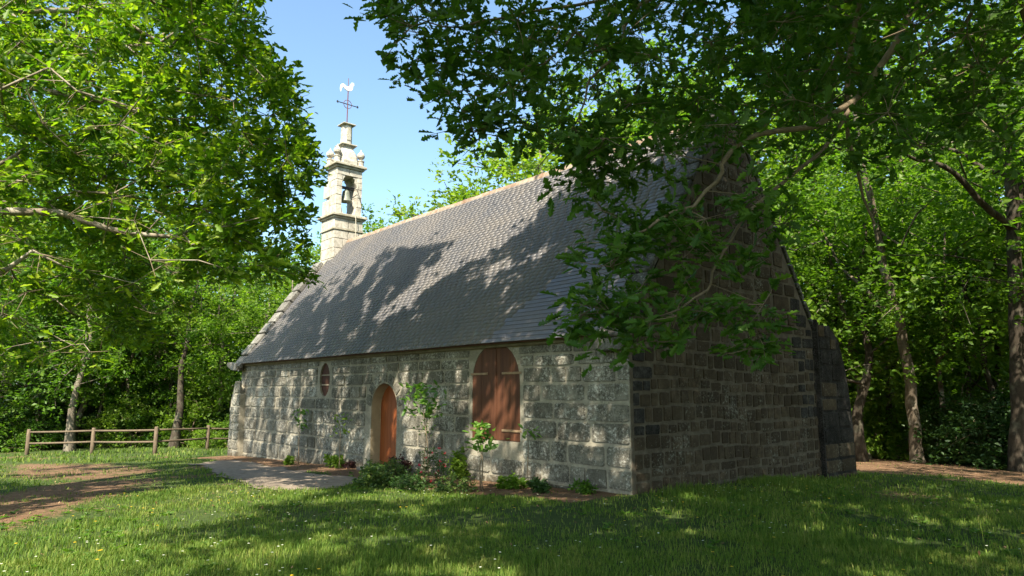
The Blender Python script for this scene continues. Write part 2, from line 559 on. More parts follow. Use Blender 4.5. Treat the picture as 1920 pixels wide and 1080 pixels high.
def build_ground():
    def axis(lo, hi, fine, far):
        c = list(np.arange(lo, hi + 1e-6, fine)); s = fine; a = hi
        while a < far: s *= 1.35; a += s; c.append(a)
        s = fine; a = lo
        while a > -far: s *= 1.35; a -= s; c.insert(0, a)
        return np.array(c)
    xs = axis(-24, 11, .16, 600); ys = axis(-10, 15, .16, 600)
    X, Y = np.meshgrid(xs, ys, indexing='ij')
    Zg = gz(X, Y)
    nx, ny = X.shape
    V = np.stack([X, Y, Zg], -1).reshape(-1, 3)
    i, j = np.meshgrid(np.arange(nx - 1), np.arange(ny - 1), indexing='ij')
    a = (i * ny + j).ravel()
    loops = np.stack([a, a + ny, a + ny + 1, a + 1], -1).ravel()
    me = mesh_np('ground', V, np.full(len(a), 4), loops, True)
    at_ = me.attributes.new('dirt', 'FLOAT', 'POINT')
    at_.data.foreach_set('value', dirt(V[:, 0], V[:, 1]).astype(np.float32))
    tag(link('ground', me, None, MAT['ground']), kind='structure')


build_ground()


def build_path():
    xs = np.arange(-18, -3, .14); ys = np.arange(-6, 0.2, .14)
    V = []; Fc = []; idx = {}
    P = np.array(PATH_XY)
    def vid(i, j):
        if (i, j) not in idx:
            x, y = xs[i], ys[j]
            idx[(i, j)] = len(V); V.append((x, y, float(gz(x, y)) + .016 + .004 * random.random()))
        return idx[(i, j)]
    for i in range(len(xs) - 1):
        for j in range(len(ys) - 1):
            cx, cy = xs[i] + .07, ys[j] + .07
            wob = .5 * (fbm(np.array([cx * 2.]), np.array([cy * 2.]), 5)[0] - .5)
            if inpoly(np.array([cx + wob]), np.array([cy + wob]), PATH_XY)[0] and cy < -.45:
                Fc.append((vid(i, j), vid(i + 1, j), vid(i + 1, j + 1), vid(i, j + 1)))
    tag(link('path', mesh_py('path', V, Fc, True), None, MAT['path']), kind='structure')


build_path()

# ------------------------------------------------------------------ the chapel
LEN = 17.0; WID = 6.7; RY = 3.35; EAVE_Z = 2.55; RIDGE_Z = 7.24
XE, XW = 0.0, -17.0
SLOPE = (RIDGE_Z - EAVE_Z) / (RY + .2)          # south slope, eave edge at y=-.2
SA = math.atan(SLOPE)
SLEN = math.hypot(RIDGE_Z - EAVE_Z, RY + .2)
chapel = tag(empty('chapel', (0, 0, 0)), 'old granite chapel with steep slate roof and small bell tower', 'chapel')


def unit_stones(n, seed, k=10):
    """unit stone faces in local x,y; z outward"""
    out = []
    rr = random.Random(seed)
    for s in range(n):
        base = []
        ct = [rr.uniform(.02, .07) for _ in range(4)]
        for q in range(4):
            sx, sy = ((1, -1), (1, 1), (-1, 1), (-1, -1))[q]
            cx, cy = sx * (.5 - rr.uniform(0, .03)), sy * (.5 - rr.uniform(0, .05))
            p1 = (cx - sx * ct[q], cy); p2 = (cx, cy - sy * ct[q] * 1.6)
            base += ([p1, p2] if q in (0, 2) else [p2, p1])
            if q in (0, 2): base.append((sx * (.5 - rr.uniform(0, .02)), rr.uniform(-.2, .2)))
            else: base.append((rr.uniform(-.2, .2), sy * (.5 - rr.uniform(0, .035))))
        k = len(base)
        V = [(x, y, -.8) for x, y in base] + [(x * .94, y * .91, .9 + rr.uniform(-.2, .2)) for x, y in base] + [(rr.uniform(-.1, .1), 0, 1 + rr.uniform(-.1, .25))]
        Fc = []
        for q in range(k):
            b = (q + 1) % k
            Fc.append((q, b, k + b, k + q)); Fc.append((k + q, k + b, 2 * k))
        out.append(mesh_py('stone', V, Fc))
    return out


ST_S = unit_stones(8, 1); ST_E = unit_stones(8, 2); ST_D = unit_stones(5, 3)
for m in ST_S: m.materials.append(MAT['stone_s'])
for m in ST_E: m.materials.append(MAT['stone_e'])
for m in ST_D: m.materials.append(MAT['stone_dark'])
ROT_S = (PI / 2, 0, 0); ROT_E = (PI / 2, 0, PI / 2)


def put_stone(meshes, parent, c, w, h, depth, rot, tilt=0.0):
    o = bpy.data.objects.new('stone', random.choice(meshes))
    COL.objects.link(o)
    o.parent = parent
    o.location = c
    o.rotation_euler = (rot[0], tilt if rot is ROT_S else -tilt, rot[2]) if rot is ROT_S else (rot[0], 0, rot[2])
    o.scale = (w, h, depth)
    return o


def holed_wall(name, outer, holes, y0, y1, mat, reveal=None):
    """wall in the XZ plane with openings; front at y0, back at y1"""
    polys = [[Vector((p[0], p[1], 0)) for p in outer]] + [[Vector((p[0], p[1], 0)) for p in h] for h in holes]
    tris = tessellate_polygon(polys)
    flat = [p for q in polys for p in q]
    n = len(flat)
    V = [(p.x, y0, p.y) for p in flat] + [(p.x, y1, p.y) for p in flat]
    Fc = [tuple(t) for t in tris] + [tuple(i + n for i in reversed(t)) for t in tris]
    s = 0
    for q in polys:
        k = len(q)
        for i in range(k):
            Fc.append((s + i, s + (i + 1) % k, n + s + (i + 1) % k, n + s + i))
        s += k
    me = mesh_py(name, V, Fc)
    import bmesh
    bm = bmesh.new(); bm.from_mesh(me); bmesh.ops.recalc_face_normals(bm, faces=bm.faces); bm.to_mesh(me); bm.free()
    return link(name, me, chapel, mat)


# openings of the south wall
DX0, DX1, DZ0, DSP = -8.12, -6.94, -.55, 1.22
def arch_pts(x0, x1, zs, rise, n=12):
    c = (x0 + x1) / 2; h = (x1 - x0) / 2
    return [(c + h * math.cos(PI * i / n), zs + rise * math.sin(PI * i / n)) for i in range(n + 1)]
door_hole = [(DX0, DZ0), (DX1, DZ0)] + arch_pts(DX0, DX1, DSP, .58)
WX0, WX1, WZ0, WSP = -4.10, -2.63, .66, 1.72
def lancet(x0, x1, zs, rise, n=7):
    c = (x0 + x1) / 2; h = (x1 - x0) / 2; out = []
    for i in range(n + 1):
        t = PI / 2 * i / n
        out.append((c + h * math.cos(t) ** .82, zs + rise * math.sin(t) ** .95))
    return out + [(2 * c - p[0], p[1]) for p in reversed(out[:-1])]
win_hole = [(WX0, WZ0), (WX1, WZ0)] + lancet(WX0, WX1, WSP, .80)
OX, OZ, ORX, ORZ = -10.70, 1.92, .30, .46
oval_hole = [(OX + ORX * math.cos(2 * PI * i / 24), OZ + ORZ * math.sin(2 * PI * i / 24)) for i in range(24)]
south = holed_wall('south_wall', [(XW + .02, -1.3), (-.02, -1.3), (-.02, 2.57), (XW + .02, 2.57)], [door_hole, win_hole, oval_hole], 0, .7, MAT['mortar_s'])
tag(south, 'long lichened granite wall with the arched door')


def hole_ivals(z0, z1):
    iv = []
    def span(poly, pad):
        xs = [p[0] for p in poly if z0 - .08 <= p[1] <= z1 + .08]
        zs = [p[1] for p in poly]
        if z1 < min(zs) or z0 > max(zs): return
        if not xs or (min(zs) < z0 and z1 < max(zs)):
            zz = [p for p in poly]
            lo = [p for p in zz if p[1] <= (z0 + z1) / 2]
            xs = xs + [p[0] for p in lo[-2:]] if lo else xs
            if poly is not oval_hole:
                sp = DSP if poly is door_hole else WSP
                if z0 < sp: xs += [min(p[0] for p in poly), max(p[0] for p in poly)]
        if xs:
            iv.append((min(xs) - pad, max(xs) + pad))
    span(door_hole, .27); span(win_hole, .07); span(oval_hole, .13)
    return iv


def lay_courses(zed, xa, xb, wmin, wmax, holes, cb, gap=.018):
    for r in range(len(zed) - 1):
        z0, z1 = zed[r], zed[r + 1]
        segs = [(xa, xb)] if not callable(xa) else [(xa(z1), xb(z1))]
        for h0, h1 in (holes(z0, z1) if holes else []):
            ns = []
            for a, b in segs:
                if h1 <= a or h0 >= b: ns.append((a, b)); continue
                if h0 - a > .12: ns.append((a, h0))
                if b - h1 > .12: ns.append((h1, b))
            segs = ns
        for a, b in segs:
            x = a
            while b - x > .06:
                w = random.uniform(wmin, wmax) * (1 + .3 * (random.random() < .15))
                if b - x - w < wmin * .6: w = b - x
                cb(x + gap / 2, x + w - gap / 2, z0 + gap / 2, z1 - gap / 2)
                x += w


def s_stone(x0, x1, z0, z1):
    jz = random.uniform(-.010, .010)
    put_stone(ST_S, south, ((x0 + x1) / 2, -.002, (z0 + z1) / 2 + jz), x1 - x0, (z1 - z0) * random.uniform(.93, 1.0), random.uniform(.012, .030), ROT_S, random.uniform(-.012, .012))


lay_courses([-.90, -.42, .02, .36, .74, 1.10, 1.42, 1.75, 2.05, 2.28, 2.45], XW + .05, -.004, .36, 1.15, hole_ivals, s_stone)
# arch stones round the door and the window head
def voussoirs(c, rx, rz, a0, a1, n, dep, parent=south):
    for i in range(n):
        a = a0 + (a1 - a0) * (i + .5) / n
        ca, sa = math.cos(a), math.sin(a)
        p = (c[0] + (rx + dep / 2) * ca, -.003, c[1] + (rz + dep / 2) * sa)
        w = abs(a1 - a0) / n * (max(rx, rz) * .5 + min(rx, rz) * .5 + dep * .3) * .92
        o = put_stone(ST_S, parent, p, dep * .92, w, .016, ROT_S)
        o.rotation_euler = (PI / 2, -a, 0)
voussoirs(((DX0 + DX1) / 2, DSP), .60, .59, .02, PI - .02, 7, .25)
MB().box(XW + .05, -.05, -.10, .02, 2.455, 2.60).build('eave_course', MAT['eave'], south, bevel=.02)

# door set deep in its arch
RV = .27
MB().box(DX0 - .1, DX1 + .1, RV + .06, RV + .12, DZ0, 1.9).build('door_backing', MAT['dark_wood'], south)
door = tag(empty('door', (0, 0, 0)), 'varnished orange brown arched plank door')
door.parent = chapel
dpw = (DX1 - DX0) / 7
for i in range(7):
    x0 = DX0 + i * dpw; xm = x0 + dpw / 2; c = (DX0 + DX1) / 2
    def topz(x): return DSP + .58 * math.sqrt(max(0, 1 - ((x - c) / .59) ** 2)) - .004
    poly = [(x0 + .003, DZ0 + .2), (x0 + dpw - .003, DZ0 + .2), (x0 + dpw - .003, topz(x0 + dpw - .003)), (xm, topz(xm)), (x0 + .003, topz(x0 + .003))]
    MB().prism(poly, RV, RV + .05, 1).build('plank', MAT['door'], door)
MB().tube([(DX1 - .2, RV - .07, .55), (DX1 - .2, RV - .001, .55)], .022, 8).build('handle', MAT['iron_dark'], door)
MB().box(DX0 - .12, DX1 + .12, -.30, RV + .05, -.60, float(gz(-7.5, -.1)) + .06).build('door_step', MAT['stone_cop'], chapel, bevel=.015)
# rendered jamb lining
outl = arch_pts(DX0, DX1, DSP, .58, 14)
prof = [(DX1, DZ0)] + outl + [(DX0, DZ0)]
V = []; Fc = []
for x, z in prof:
    c = (DX0 + DX1) / 2
    V.append((x + (.010 if x < c else -.010), .004, z - (.010 if z > DSP else 0))); V.append((x + (.010 if x < c else -.010), RV + .055, z - (.010 if z > DSP else 0)))
for i in range(len(prof) - 1):
    Fc.append((2 * i, 2 * i + 1, 2 * i + 3, 2 * i + 2))
link('door_reveal', mesh_py('door_reveal', V, Fc, True), chapel, MAT['plaster'])

# pair of shutters closing the large window
cW = (WX0 + WX1) / 2
MB().box(WX0 - .02, WX1 + .02, .10, .14, WZ0 - .02, 2.50).build('window_backing', MAT['dark_wood'], south)
def win_top(x):
    pts = lancet(WX0, WX1, WSP, .80)
    for a, b in zip(pts, pts[1:]):
        if b[0] <= x <= a[0]:
            t = (x - a[0]) / (b[0] - a[0] + 1e-9); return a[1] + (b[1] - a[1]) * t
    return WSP
for sgn in (-1, 1):
    sh = empty('shutter'); sh.parent = chapel
    n = 5; x0s = WX0 + .012 if sgn < 0 else cW + .006; x1s = cW - .006 if sgn < 0 else WX1 - .012
    w = (x1s - x0s) / n
    for i in range(n):
        a = x0s + i * w + .002; b = a + w - .004
        tops = [(b - (b - a) * q / 4, min(2.46, win_top(b - (b - a) * q / 4) - .012)) for q in range(5)]
        yy = random.uniform(-.002, .003)
        MB().prism([(a, WZ0 + .012), (b, WZ0 + .012)] + tops, .012 + yy, .05 + yy, 1).build('plank', MAT['shutter'], sh)
    for zz in (1.95, .86):
        xo0, xo1 = (WX0 - .04, WX0 + .50) if sgn < 0 else (WX1 - .53, WX1 + .04)
        MB().box(xo0, xo1, -.006, .009, zz - .022, zz + .022).build('strap', MAT['strap'], sh, bevel=.003)
MB().box(cW - .028, cW + .028, -.004, .0095, WZ0 + .02, 2.42).build('cover_strip', MAT['shutter'], chapel, bevel=.003)
# oval window
ov = empty('oval_window'); ov.parent = chapel
tag(ov, 'dark brown oval panel crossed by two pale bars')
MB().prism([(OX + (ORX - .006) * math.cos(2 * PI * i / 24), OZ + (ORZ - .006) * math.sin(2 * PI * i / 24)) for i in range(24)], .05, .10, 1).build('panel', MAT['dark_wood'], ov)
for zz in (OZ + .13, OZ - .14):
    hw = ORX * math.sqrt(1 - ((zz - OZ) / ORZ) ** 2) - .01
    MB().box(OX - hw, OX + hw, .03, .048, zz - .016, zz + .016).build('bar', MAT['bar'], ov)

# ---- gables, north wall
def gable(name, xa, xb, mat, top):
    z = RIDGE_Z + top
    poly = [(.012, -1.3), (WID, -1.3), (WID, EAVE_Z + top - .1), (RY, z), (.012, EAVE_Z + top - .1)]
    return MB().prism(poly, xa, xb, 0).build(name, mat, chapel)
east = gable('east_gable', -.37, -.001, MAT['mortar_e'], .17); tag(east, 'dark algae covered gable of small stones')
west = gable('west_gable', XW, XW + .55, MAT['mortar_s'], .12)
MB().box(XW + .56, -.56, WID - .7, WID - .004, -1.3, 2.58).build('north_wall', MAT['mortar_s'], chapel)
cornerz = [-.95, -.5, -.08, .32, .7, 1.08, 1.45, 1.85, 2.2, 2.5]
zed = [-.75]
while zed[-1] < 7.0: zed.append(zed[-1] + (random.uniform(.16, .28) if zed[-1] < 2.9 else random.uniform(.28, .36)))
def gab_lo(z): return max(.02, (z - 2.6) / ((RIDGE_Z + .18 - 2.6) / RY)) + .03
def gab_hi(z): return WID - gab_lo(z)
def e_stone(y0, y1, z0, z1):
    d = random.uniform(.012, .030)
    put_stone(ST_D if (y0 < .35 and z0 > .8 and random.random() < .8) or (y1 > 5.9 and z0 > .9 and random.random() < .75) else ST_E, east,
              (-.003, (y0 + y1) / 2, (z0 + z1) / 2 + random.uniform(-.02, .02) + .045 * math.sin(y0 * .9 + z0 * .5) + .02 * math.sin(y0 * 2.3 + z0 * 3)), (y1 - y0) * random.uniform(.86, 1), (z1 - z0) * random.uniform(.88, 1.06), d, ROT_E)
for r in range(len(zed) - 1):
    if gab_hi(zed[r + 1]) - gab_lo(zed[r + 1]) < .3: continue
    lo, hi = gab_lo(zed[r + 1]), gab_hi(zed[r + 1])
    big = zed[r] > 2.6
    ws = random.choice((.75, .9, 1.0, 1.2, 1.5))
    lay_courses([zed[r], zed[r + 1]], lo, hi, (.30 if big else .19) * ws, (.70 if big else .46) * ws, None, e_stone, .024)

# copings of the gables, stone by stone
def rake_pt(t, side, top):
    """t 0..1 from eave to apex on the gable line"""
    y0 = -.22 if side < 0 else WID + .22
    z0 = EAVE_Z + top - .30
    return np.array([y0 + (RY - y0) * t, z0 + (RIDGE_Z + top - z0) * t])
def copings(parent, xa, xb, top, mat, n, t1=1.0, sides=(-1, 1), th=.15):
    for side in sides:
        for i in range(n):
            a = rake_pt(t1 * i / n + .004, side, top); b = rake_pt(t1 * (i + 1) / n - .004, side, top)
            d = (b - a) / np.linalg.norm(b - a); nn = np.array([-d[1], d[0]]) * (1 if side < 0 else -1)
            if nn[1] < 0: nn = -nn
            j = random.uniform(-.012, .018); dx = random.uniform(-.015, .015)
            poly = [a, b, b + nn * (th + j), a + nn * (th + j)]
            MB().prism([tuple(p) for p in poly], xa + dx, xb + dx, 0).build('coping_stone', mat, parent, bevel=.02)
copings(east, -.40, .045, .17, MAT['stone_cop_e'], 13, th=.10)
copings(west, XW - .06, XW + .52, .10, MAT['stone_cop'], 10, .80, (-1,))
copings(west, XW - .06, XW + .52, .10, MAT['stone_cop'], 10, .80, (1,))
MB().prism([(XW - .55, 2.50), (XW - .48, 2.44), (XW - .1, 2.32), (XW + .35, 2.30), (XW + .35, 2.55), (XW - .1, 2.58), (XW - .5, 2.60)], -.34, -.06, 1).build('kneeler', MAT['stone_cop'], west, bevel=.02)
MB().prism([(-.55, 2.26), (.02, 2.26), (.05, 2.36), (.05, 2.48), (-.55, 2.48)], -.24, -.012, 1).build('kneeler', MAT['stone_cop'], east, bevel=.02)

# ---- buttresses
bt = MB().prism([(6.45, -1.3), (8.02, -1.3), (7.98, .6), (7.90, 1.5), (7.74, 2.2), (7.50, 2.75), (7.25, 2.98), (6.98, 3.02), (6.9, 2.86), (6.75, 2.9), (6.45, 3.2)], -.85, .12, 0).build('buttress', MAT['stone_dark'], chapel)
tag(bt, 'weathered buttress with sloping top at the gable corner')
z = -.8
while z < 2.85:
    h = random.uniform(.26, .40)
    ymax = np.interp(z + h, [-.8, .6, 1.5, 2.2, 2.75, 3.0], [8.0, 7.96, 7.88, 7.7, 7.4, 7.1])
    ys_ = [6.47, (6.5 + ymax) / 2 + random.uniform(-.12, .12), ymax - .01]
    for a, b in zip(ys_, ys_[1:]):
        o = put_stone(ST_D if z > .3 and random.random() < .7 else ST_E, bt, (.118, (a + b) / 2, z + h / 2), b - a - .03, h - .03, .025, ROT_E)
    z += h
for z0, z1, w, d in ((-1.2, 1.25, .42, .30), (1.25, 1.55, .34, .24)):
    pass
bw = MB().prism([(XW - .34, -1.3), (XW + .55, -1.3), (XW + .55, 1.5), (XW + .02, 1.95), (XW - .20, 1.48), (XW - .30, 1.30)], -.20, .5, 1).build('buttress', MAT['mortar_s'], chapel)
z = -1.0
while z < 1.6:
    h = random.uniform(.24, .42)
    xl = np.interp(z + h, [-1, 1.3, 1.5, 1.95], [XW - .33, XW - .29, XW - .18, XW])
    cs = [xl + .01, xl + random.uniform(.3, .5), XW + .57]
    for a, b in zip(cs, cs[1:]):
        put_stone(ST_S, bw, ((a + b) / 2, -.20, z + h / 2), b - a - .03, h - .03, .035, ROT_S)
    z += h

# ---- roof
US = np.array([0, math.cos(SA), math.sin(SA)])     # up the south slope
NS = np.array([0, -math.sin(SA), math.cos(SA)])
EV = np.array([0, -.2, EAVE_Z])
RX0, RX1 = XW + .53, -.385
rf = MB().prism([(-.19, EAVE_Z - .045), (RY, RIDGE_Z - .08), (WID + .19, EAVE_Z - .045), (WID + .19, EAVE_Z - .005), (RY, RIDGE_Z - .012), (-.19, EAVE_Z - .005)], RX0, RX1, 0).build('roof', MAT['dark_wood'], chapel)
tag(rf, 'steep roof of small blue grey slates')


def sag(x, s):
    return .03 * np.sin(x * .5 + 1.0) * np.sin(PI * s / SLEN) + .006 * np.sin(x * 1.3 + s * .8)


EXPO = .107; SW_ = .205
rows = int(SLEN / EXPO)
sl_list = []
for r in range(rows):
    s = r * EXPO - .03
    x = RX0 - random.random() * SW_
    while x < RX1:
        w = SW_ * random.uniform(.82, 1.15)
        a, b = max(x, RX0), min(x + w, RX1)
        if b - a > .03:
            sl_list.append((a + .0006, b - .0006, s + random.uniform(-.0012, .0012), random.uniform(0, .0006), random.uniform(-.001, .001), random.random() < .006))
        x += w
SLT = .013
def slate_mat4(a, b, s, lift, tl, slip):
    if slip: s -= .03
    cx = (a + b) / 2
    sg = float(sag(cx, s))
    o = EV + US * (s + .10) + NS * (.016 + lift + sg) + np.array([cx, 0, 0])
    ang = math.atan2(.016, .2)
    u = US * math.cos(ang) - NS * math.sin(ang); n = NS * math.cos(ang) + US * math.sin(ang)
    X = np.array([math.cos(tl * 3), 0, 0]) + US * math.sin(tl * 3)
    m = np.eye(4)
    m[:3, 0] = X * (b - a); m[:3, 1] = u * .215; m[:3, 2] = n * SLT; m[:3, 3] = o
    return m
UB = np.array([(-.5, -.5, -.5), (.5, -.5, -.5), (.5, .5, -.5), (-.5, .5, -.5), (-.5, -.5, .5), (.5, -.5, .5), (.5, .5, .5), (-.5, .5, .5)], float)
UB_F = [(0, 3, 2, 1), (4, 5, 6, 7), (0, 1, 5, 4), (1, 2, 6, 5), (2, 3, 7, 6), (3, 0, 4, 7)]
mats4 = np.array([slate_mat4(*q) for q in sl_list])
dist = np.linalg.norm(mats4[:, :3, 3] - CAM, axis=1)
order = np.argsort(dist)
slate_me = mesh_py('slate', UB, UB_F); slate_me.materials.append(MAT['slate'])
for i in order[:300]:
    o = bpy.data.objects.new('slate', slate_me); COL.objects.link(o); o.parent = rf
    o.matrix_basis = Matrix(mats4[i].tolist())
rest = mats4[order[300:]]
Vh = np.concatenate([UB, np.ones((8, 1))], 1)
VV = np.einsum('nij,kj->nki', rest, Vh)[:, :, :3].reshape(-1, 3)
fl = np.array(UB_F).ravel()
LL = (np.arange(len(rest))[:, None] * 8 + fl[None]).ravel()
o = link('slates', mesh_np('slates', VV, np.full(len(rest) * 6, 4), LL), rf, MAT['slate']); tag(o, kind='stuff')
# north slope: never in view, plain slate sheet in wide courses
nb = MB()
for r in range(26):
    t0, t1 = r / 26, (r + 1) / 26
    y0, y1 = WID + .2 - (RY + .2) * t0, WID + .2 - (RY + .2) * t1
    z0, z1 = EAVE_Z + (RIDGE_Z - EAVE_Z) * t0, EAVE_Z + (RIDGE_Z - EAVE_Z) * t1
    nb.prism([(y0, z0 + .003), (y1, z1 + .003), (y1, z1 + .012), (y0, z0 + .028)], RX0, RX1, 0)
tag(nb.build('slates', MAT['slate'], rf), kind='stuff')
# ridge tiles
x = -16.0
k = 0
while x < RX1 - .1:
    w = min(random.uniform(.36, .44), RX1 - x)
    zz = RIDGE_Z + random.uniform(-.008, .012) + float(sag(x, SLEN * .9)) * .6
    MB().prism([(RY - .115, zz - .13), (RY - .10, zz - .075), (RY - .04, zz + .03), (RY, zz + .045), (RY + .04, zz + .03), (RY + .10, zz - .075), (RY + .115, zz - .13)], x + .004, x + w - .004, 0).build('ridge_tile', MAT['ridge'], rf, bevel=.008)
    x += w

# ---- bell tower
TX0, TX1, TY0, TY1 = -17.06, -16.0, 2.73, 3.93
tcx, tcy = (TX0 + TX1) / 2, (TY0 + TY1) / 2
tower = tag(empty('bell_tower', (0, 0, 0)), 'sunlit pale granite belfry with one open bell arch')
tower.parent = chapel
tower.location.z = -.14


def bev_cube():
    import bmesh
    bm = bmesh.new(); bmesh.ops.create_cube(bm, size=1.0)
    bmesh.ops.bevel(bm, geom=list(bm.edges), offset=.035, segments=1, affect='EDGES')
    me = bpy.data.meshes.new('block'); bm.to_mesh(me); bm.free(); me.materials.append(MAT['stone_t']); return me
BLOCK = bev_cube()


def block(x0, x1, y0, y1, z0, z1, name='block'):
    o = bpy.data.objects.new(name, BLOCK); COL.objects.link(o); o.parent = tower
    j = [random.uniform(-.006, .006) for _ in range(3)]
    o.location = ((x0 + x1) / 2 + j[0], (y0 + y1) / 2 + j[1], (z0 + z1) / 2)
    o.scale = (x1 - x0, y1 - y0, z1 - z0 - .006)


def ashlar(x0, x1, y0, y1, zs, cols):
    for r in range(len(zs) - 1):
        c = cols[r % len(cols)]
        yy = [y0] + [y0 + (y1 - y0) * (q + random.uniform(-.1, .1)) / c for q in range(1, c)] + [y1]
        for a, b in zip(yy, yy[1:]):
            block(x0, x1, a + .004, b - .004, zs[r], zs[r + 1])


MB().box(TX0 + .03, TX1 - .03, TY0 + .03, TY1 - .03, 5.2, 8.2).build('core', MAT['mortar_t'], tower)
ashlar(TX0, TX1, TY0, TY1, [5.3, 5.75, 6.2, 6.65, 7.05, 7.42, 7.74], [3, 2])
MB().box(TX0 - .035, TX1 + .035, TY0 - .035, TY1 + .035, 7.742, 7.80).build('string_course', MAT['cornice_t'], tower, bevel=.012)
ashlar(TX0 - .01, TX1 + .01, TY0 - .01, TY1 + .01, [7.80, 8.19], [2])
def cornice(z0, z1, out, x0=TX0, x1=TX1, y0=TY0, y1=TY1):
    m = MB(); h = (z1 - z0)
    m.box(x0 - out * .45, x1 + out * .45, y0 - out * .45, y1 + out * .45, z0, z0 + h * .45)
    m.box(x0 - out, x1 + out, y0 - out, y1 + out, z0 + h * .45 + .001, z1)
    m.build('cornice', MAT['cornice_t'], tower, bevel=.014)
cornice(8.19, 8.37, .12)
px0, px1 = TX0 + .20, TX1 - .06
sy0, sy1, ny0, ny1 = TY0 + .06, 3.03, 3.66, TY1 - .06
zs = [8.37, 8.74, 9.12, 9.45, 9.72, 9.92]
for a, b in ((sy0, sy1), (ny0, ny1)):
    for r in range(len(zs) - 1):
        block(px0, px1, a, b, zs[r], zs[r + 1], 'pier_block')
# moulded stones: spread foot and rounded haunch of the opening
MB().prism([(sy1 + .001, 8.372), (sy1 + .12, 8.372), (sy1 + .05, 8.50), (sy1 + .001, 8.70)], px0 + .02, px1 - .02, 0).build('pier_foot', MAT['stone_t'], tower, bevel=.01)
MB().prism([(ny0 - .001, 8.372), (ny0 - .12, 8.372), (ny0 - .05, 8.50), (ny0 - .001, 8.70)], px0 + .02, px1 - .02, 0).build('pier_foot', MAT['stone_t'], tower, bevel=.01)
MB().prism([(ny0 - .001, 9.55), (ny0 - .001, 9.918), (ny0 - .16, 9.918), (ny0 - .16, 9.86), (ny0 - .10, 9.82), (ny0 - .07, 9.70)], px0 + .02, px1 - .02, 0).build('corbel', MAT['stone_t'], tower, bevel=.01)
MB().prism([(sy1 + .001, 9.55), (sy1 + .001, 9.918), (sy1 + .12, 9.918), (sy1 + .12, 9.86), (sy1 + .07, 9.80), (sy1 + .04, 9.70)], px0 + .02, px1 - .02, 0).build('corbel', MAT['stone_t'], tower, bevel=.01)
# stepped offset on the south pier
block(px0 - .12, px0 + .34, TY0 - .02, sy0 - .002, 8.37, 8.95, 'pier_block'); block(px0 - .12, px0 + .30, TY0 + .0, sy0 - .002, 9.08, 9.75, 'pier_block')
ashlar(px0, px1, sy0, ny1, [9.922, 10.20], [2])
cornice(10.20, 10.38, .13, px0, px1, sy0, ny1)
for sx in (px0 + .10, px1 - .10):
    for sy in (sy0 + .04, ny1 - .04):
        p = MB()
        p.lathe([(.13, 0), (.14, .04), (.11, .07), (.11, .22), (.13, .24), (.13, .27), (.05, .29)], (sx, sy, 10.382), 8, True)
        p.lathe([(.05, .27), (.06, .32), (.14, .40), (.155, .47), (.13, .55), (.07, .60), (.03, .66), (.012, .74)], (sx, sy, 10.382), 12)
        p.build('pinnacle', MAT['stone_t'], tower)
rcx, rcy = (px0 + px1) / 2, (sy0 + ny1) / 2
MB().lathe([(.42, 0), (.42, .16), (.40, .20), (.385, .34), (.34, .50), (.27, .62), (.24, .68), (.235, .76)], (rcx, rcy, 10.382), 16, True).build('crown_base', MAT['stone_t'], tower)
cornice(11.14, 11.25, .09, rcx - .235, rcx + .235, rcy - .235, rcy + .235)
q = MB(); q.lathe([(.205, 0), (.195, .80)], (rcx, rcy, 11.25), 8, True); q.build('finial_shaft', MAT['stone_t'], tower)
MB().prism([(rcy - .08, 11.42), (rcy + .08, 11.42), (rcy + .08, 11.86), (rcy + .05, 11.93), (rcy, 11.95), (rcy - .05, 11.93), (rcy - .08, 11.86)], rcx + .2055, rcx + .222, 0).build('niche_panel', MAT['cornice_t'], tower)
MB().box(rcx - .27, rcx + .27, rcy - .27, rcy + .27, 12.051, 12.10).build('finial_cap', MAT['cornice_t'], tower, bevel=.012)

# weathervane on the tower
wv = tag(empty('weathervane', (rcx, rcy, 11.96)), 'rusty iron cross topped by a white metal rooster on the belfry', 'weathervane')
MB().tube([(0, 0, 0), (0, 0, 1.42)], .022, 8).build('mast', MAT['iron'], wv)
MB().tube([(0, -.42, .86), (0, .42, .86)], .018, 8).build('crossbar', MAT['iron_dark'], wv)
for s in (-1, 1):
    MB().prism([(s * .40, .80), (s * .47, .83), (s * .47, .89), (s * .40, .92), (s * .43, .86)], -.012, .012, 0).build('crossbar_tip', MAT['iron_dark'], wv)
MB().tube([(0, .17 * math.cos(t), .86 + .17 * math.sin(t)) for t in np.linspace(0, 2 * PI, 25)], .012, 6, False).build('ring', MAT['iron'], wv)
ro = [(.00, 0), (.10, .02), (.20, .08), (.25, .18), (.26, .30), (.29, .36), (.36, .39), (.30, .41), (.31, .46), (.27, .50), (.24, .46), (.19, .49), (.17, .44), (.13, .40), (.10, .31), (.05, .24), (-.04, .21), (-.12, .22), (-.20, .28), (-.29, .30), (-.38, .26), (-.43, .16), (-.44, .02), (-.43, -.08), (-.40, -.14), (-.38, -.04), (-.35, .07), (-.30, .13), (-.24, .12), (-.17, .05), (-.08, .01)]
rb = MB().prism([(y * .78, 1.41 + zz_ * .82) for y, zz_ in ro], -.022, .022, 0).build('rooster', MAT['white'], wv, bevel=.006)
MB().tube([(0, 0, 1.44), (0, 0, 1.95)], .012, 6).build('tip_rod', MAT['iron'], wv)

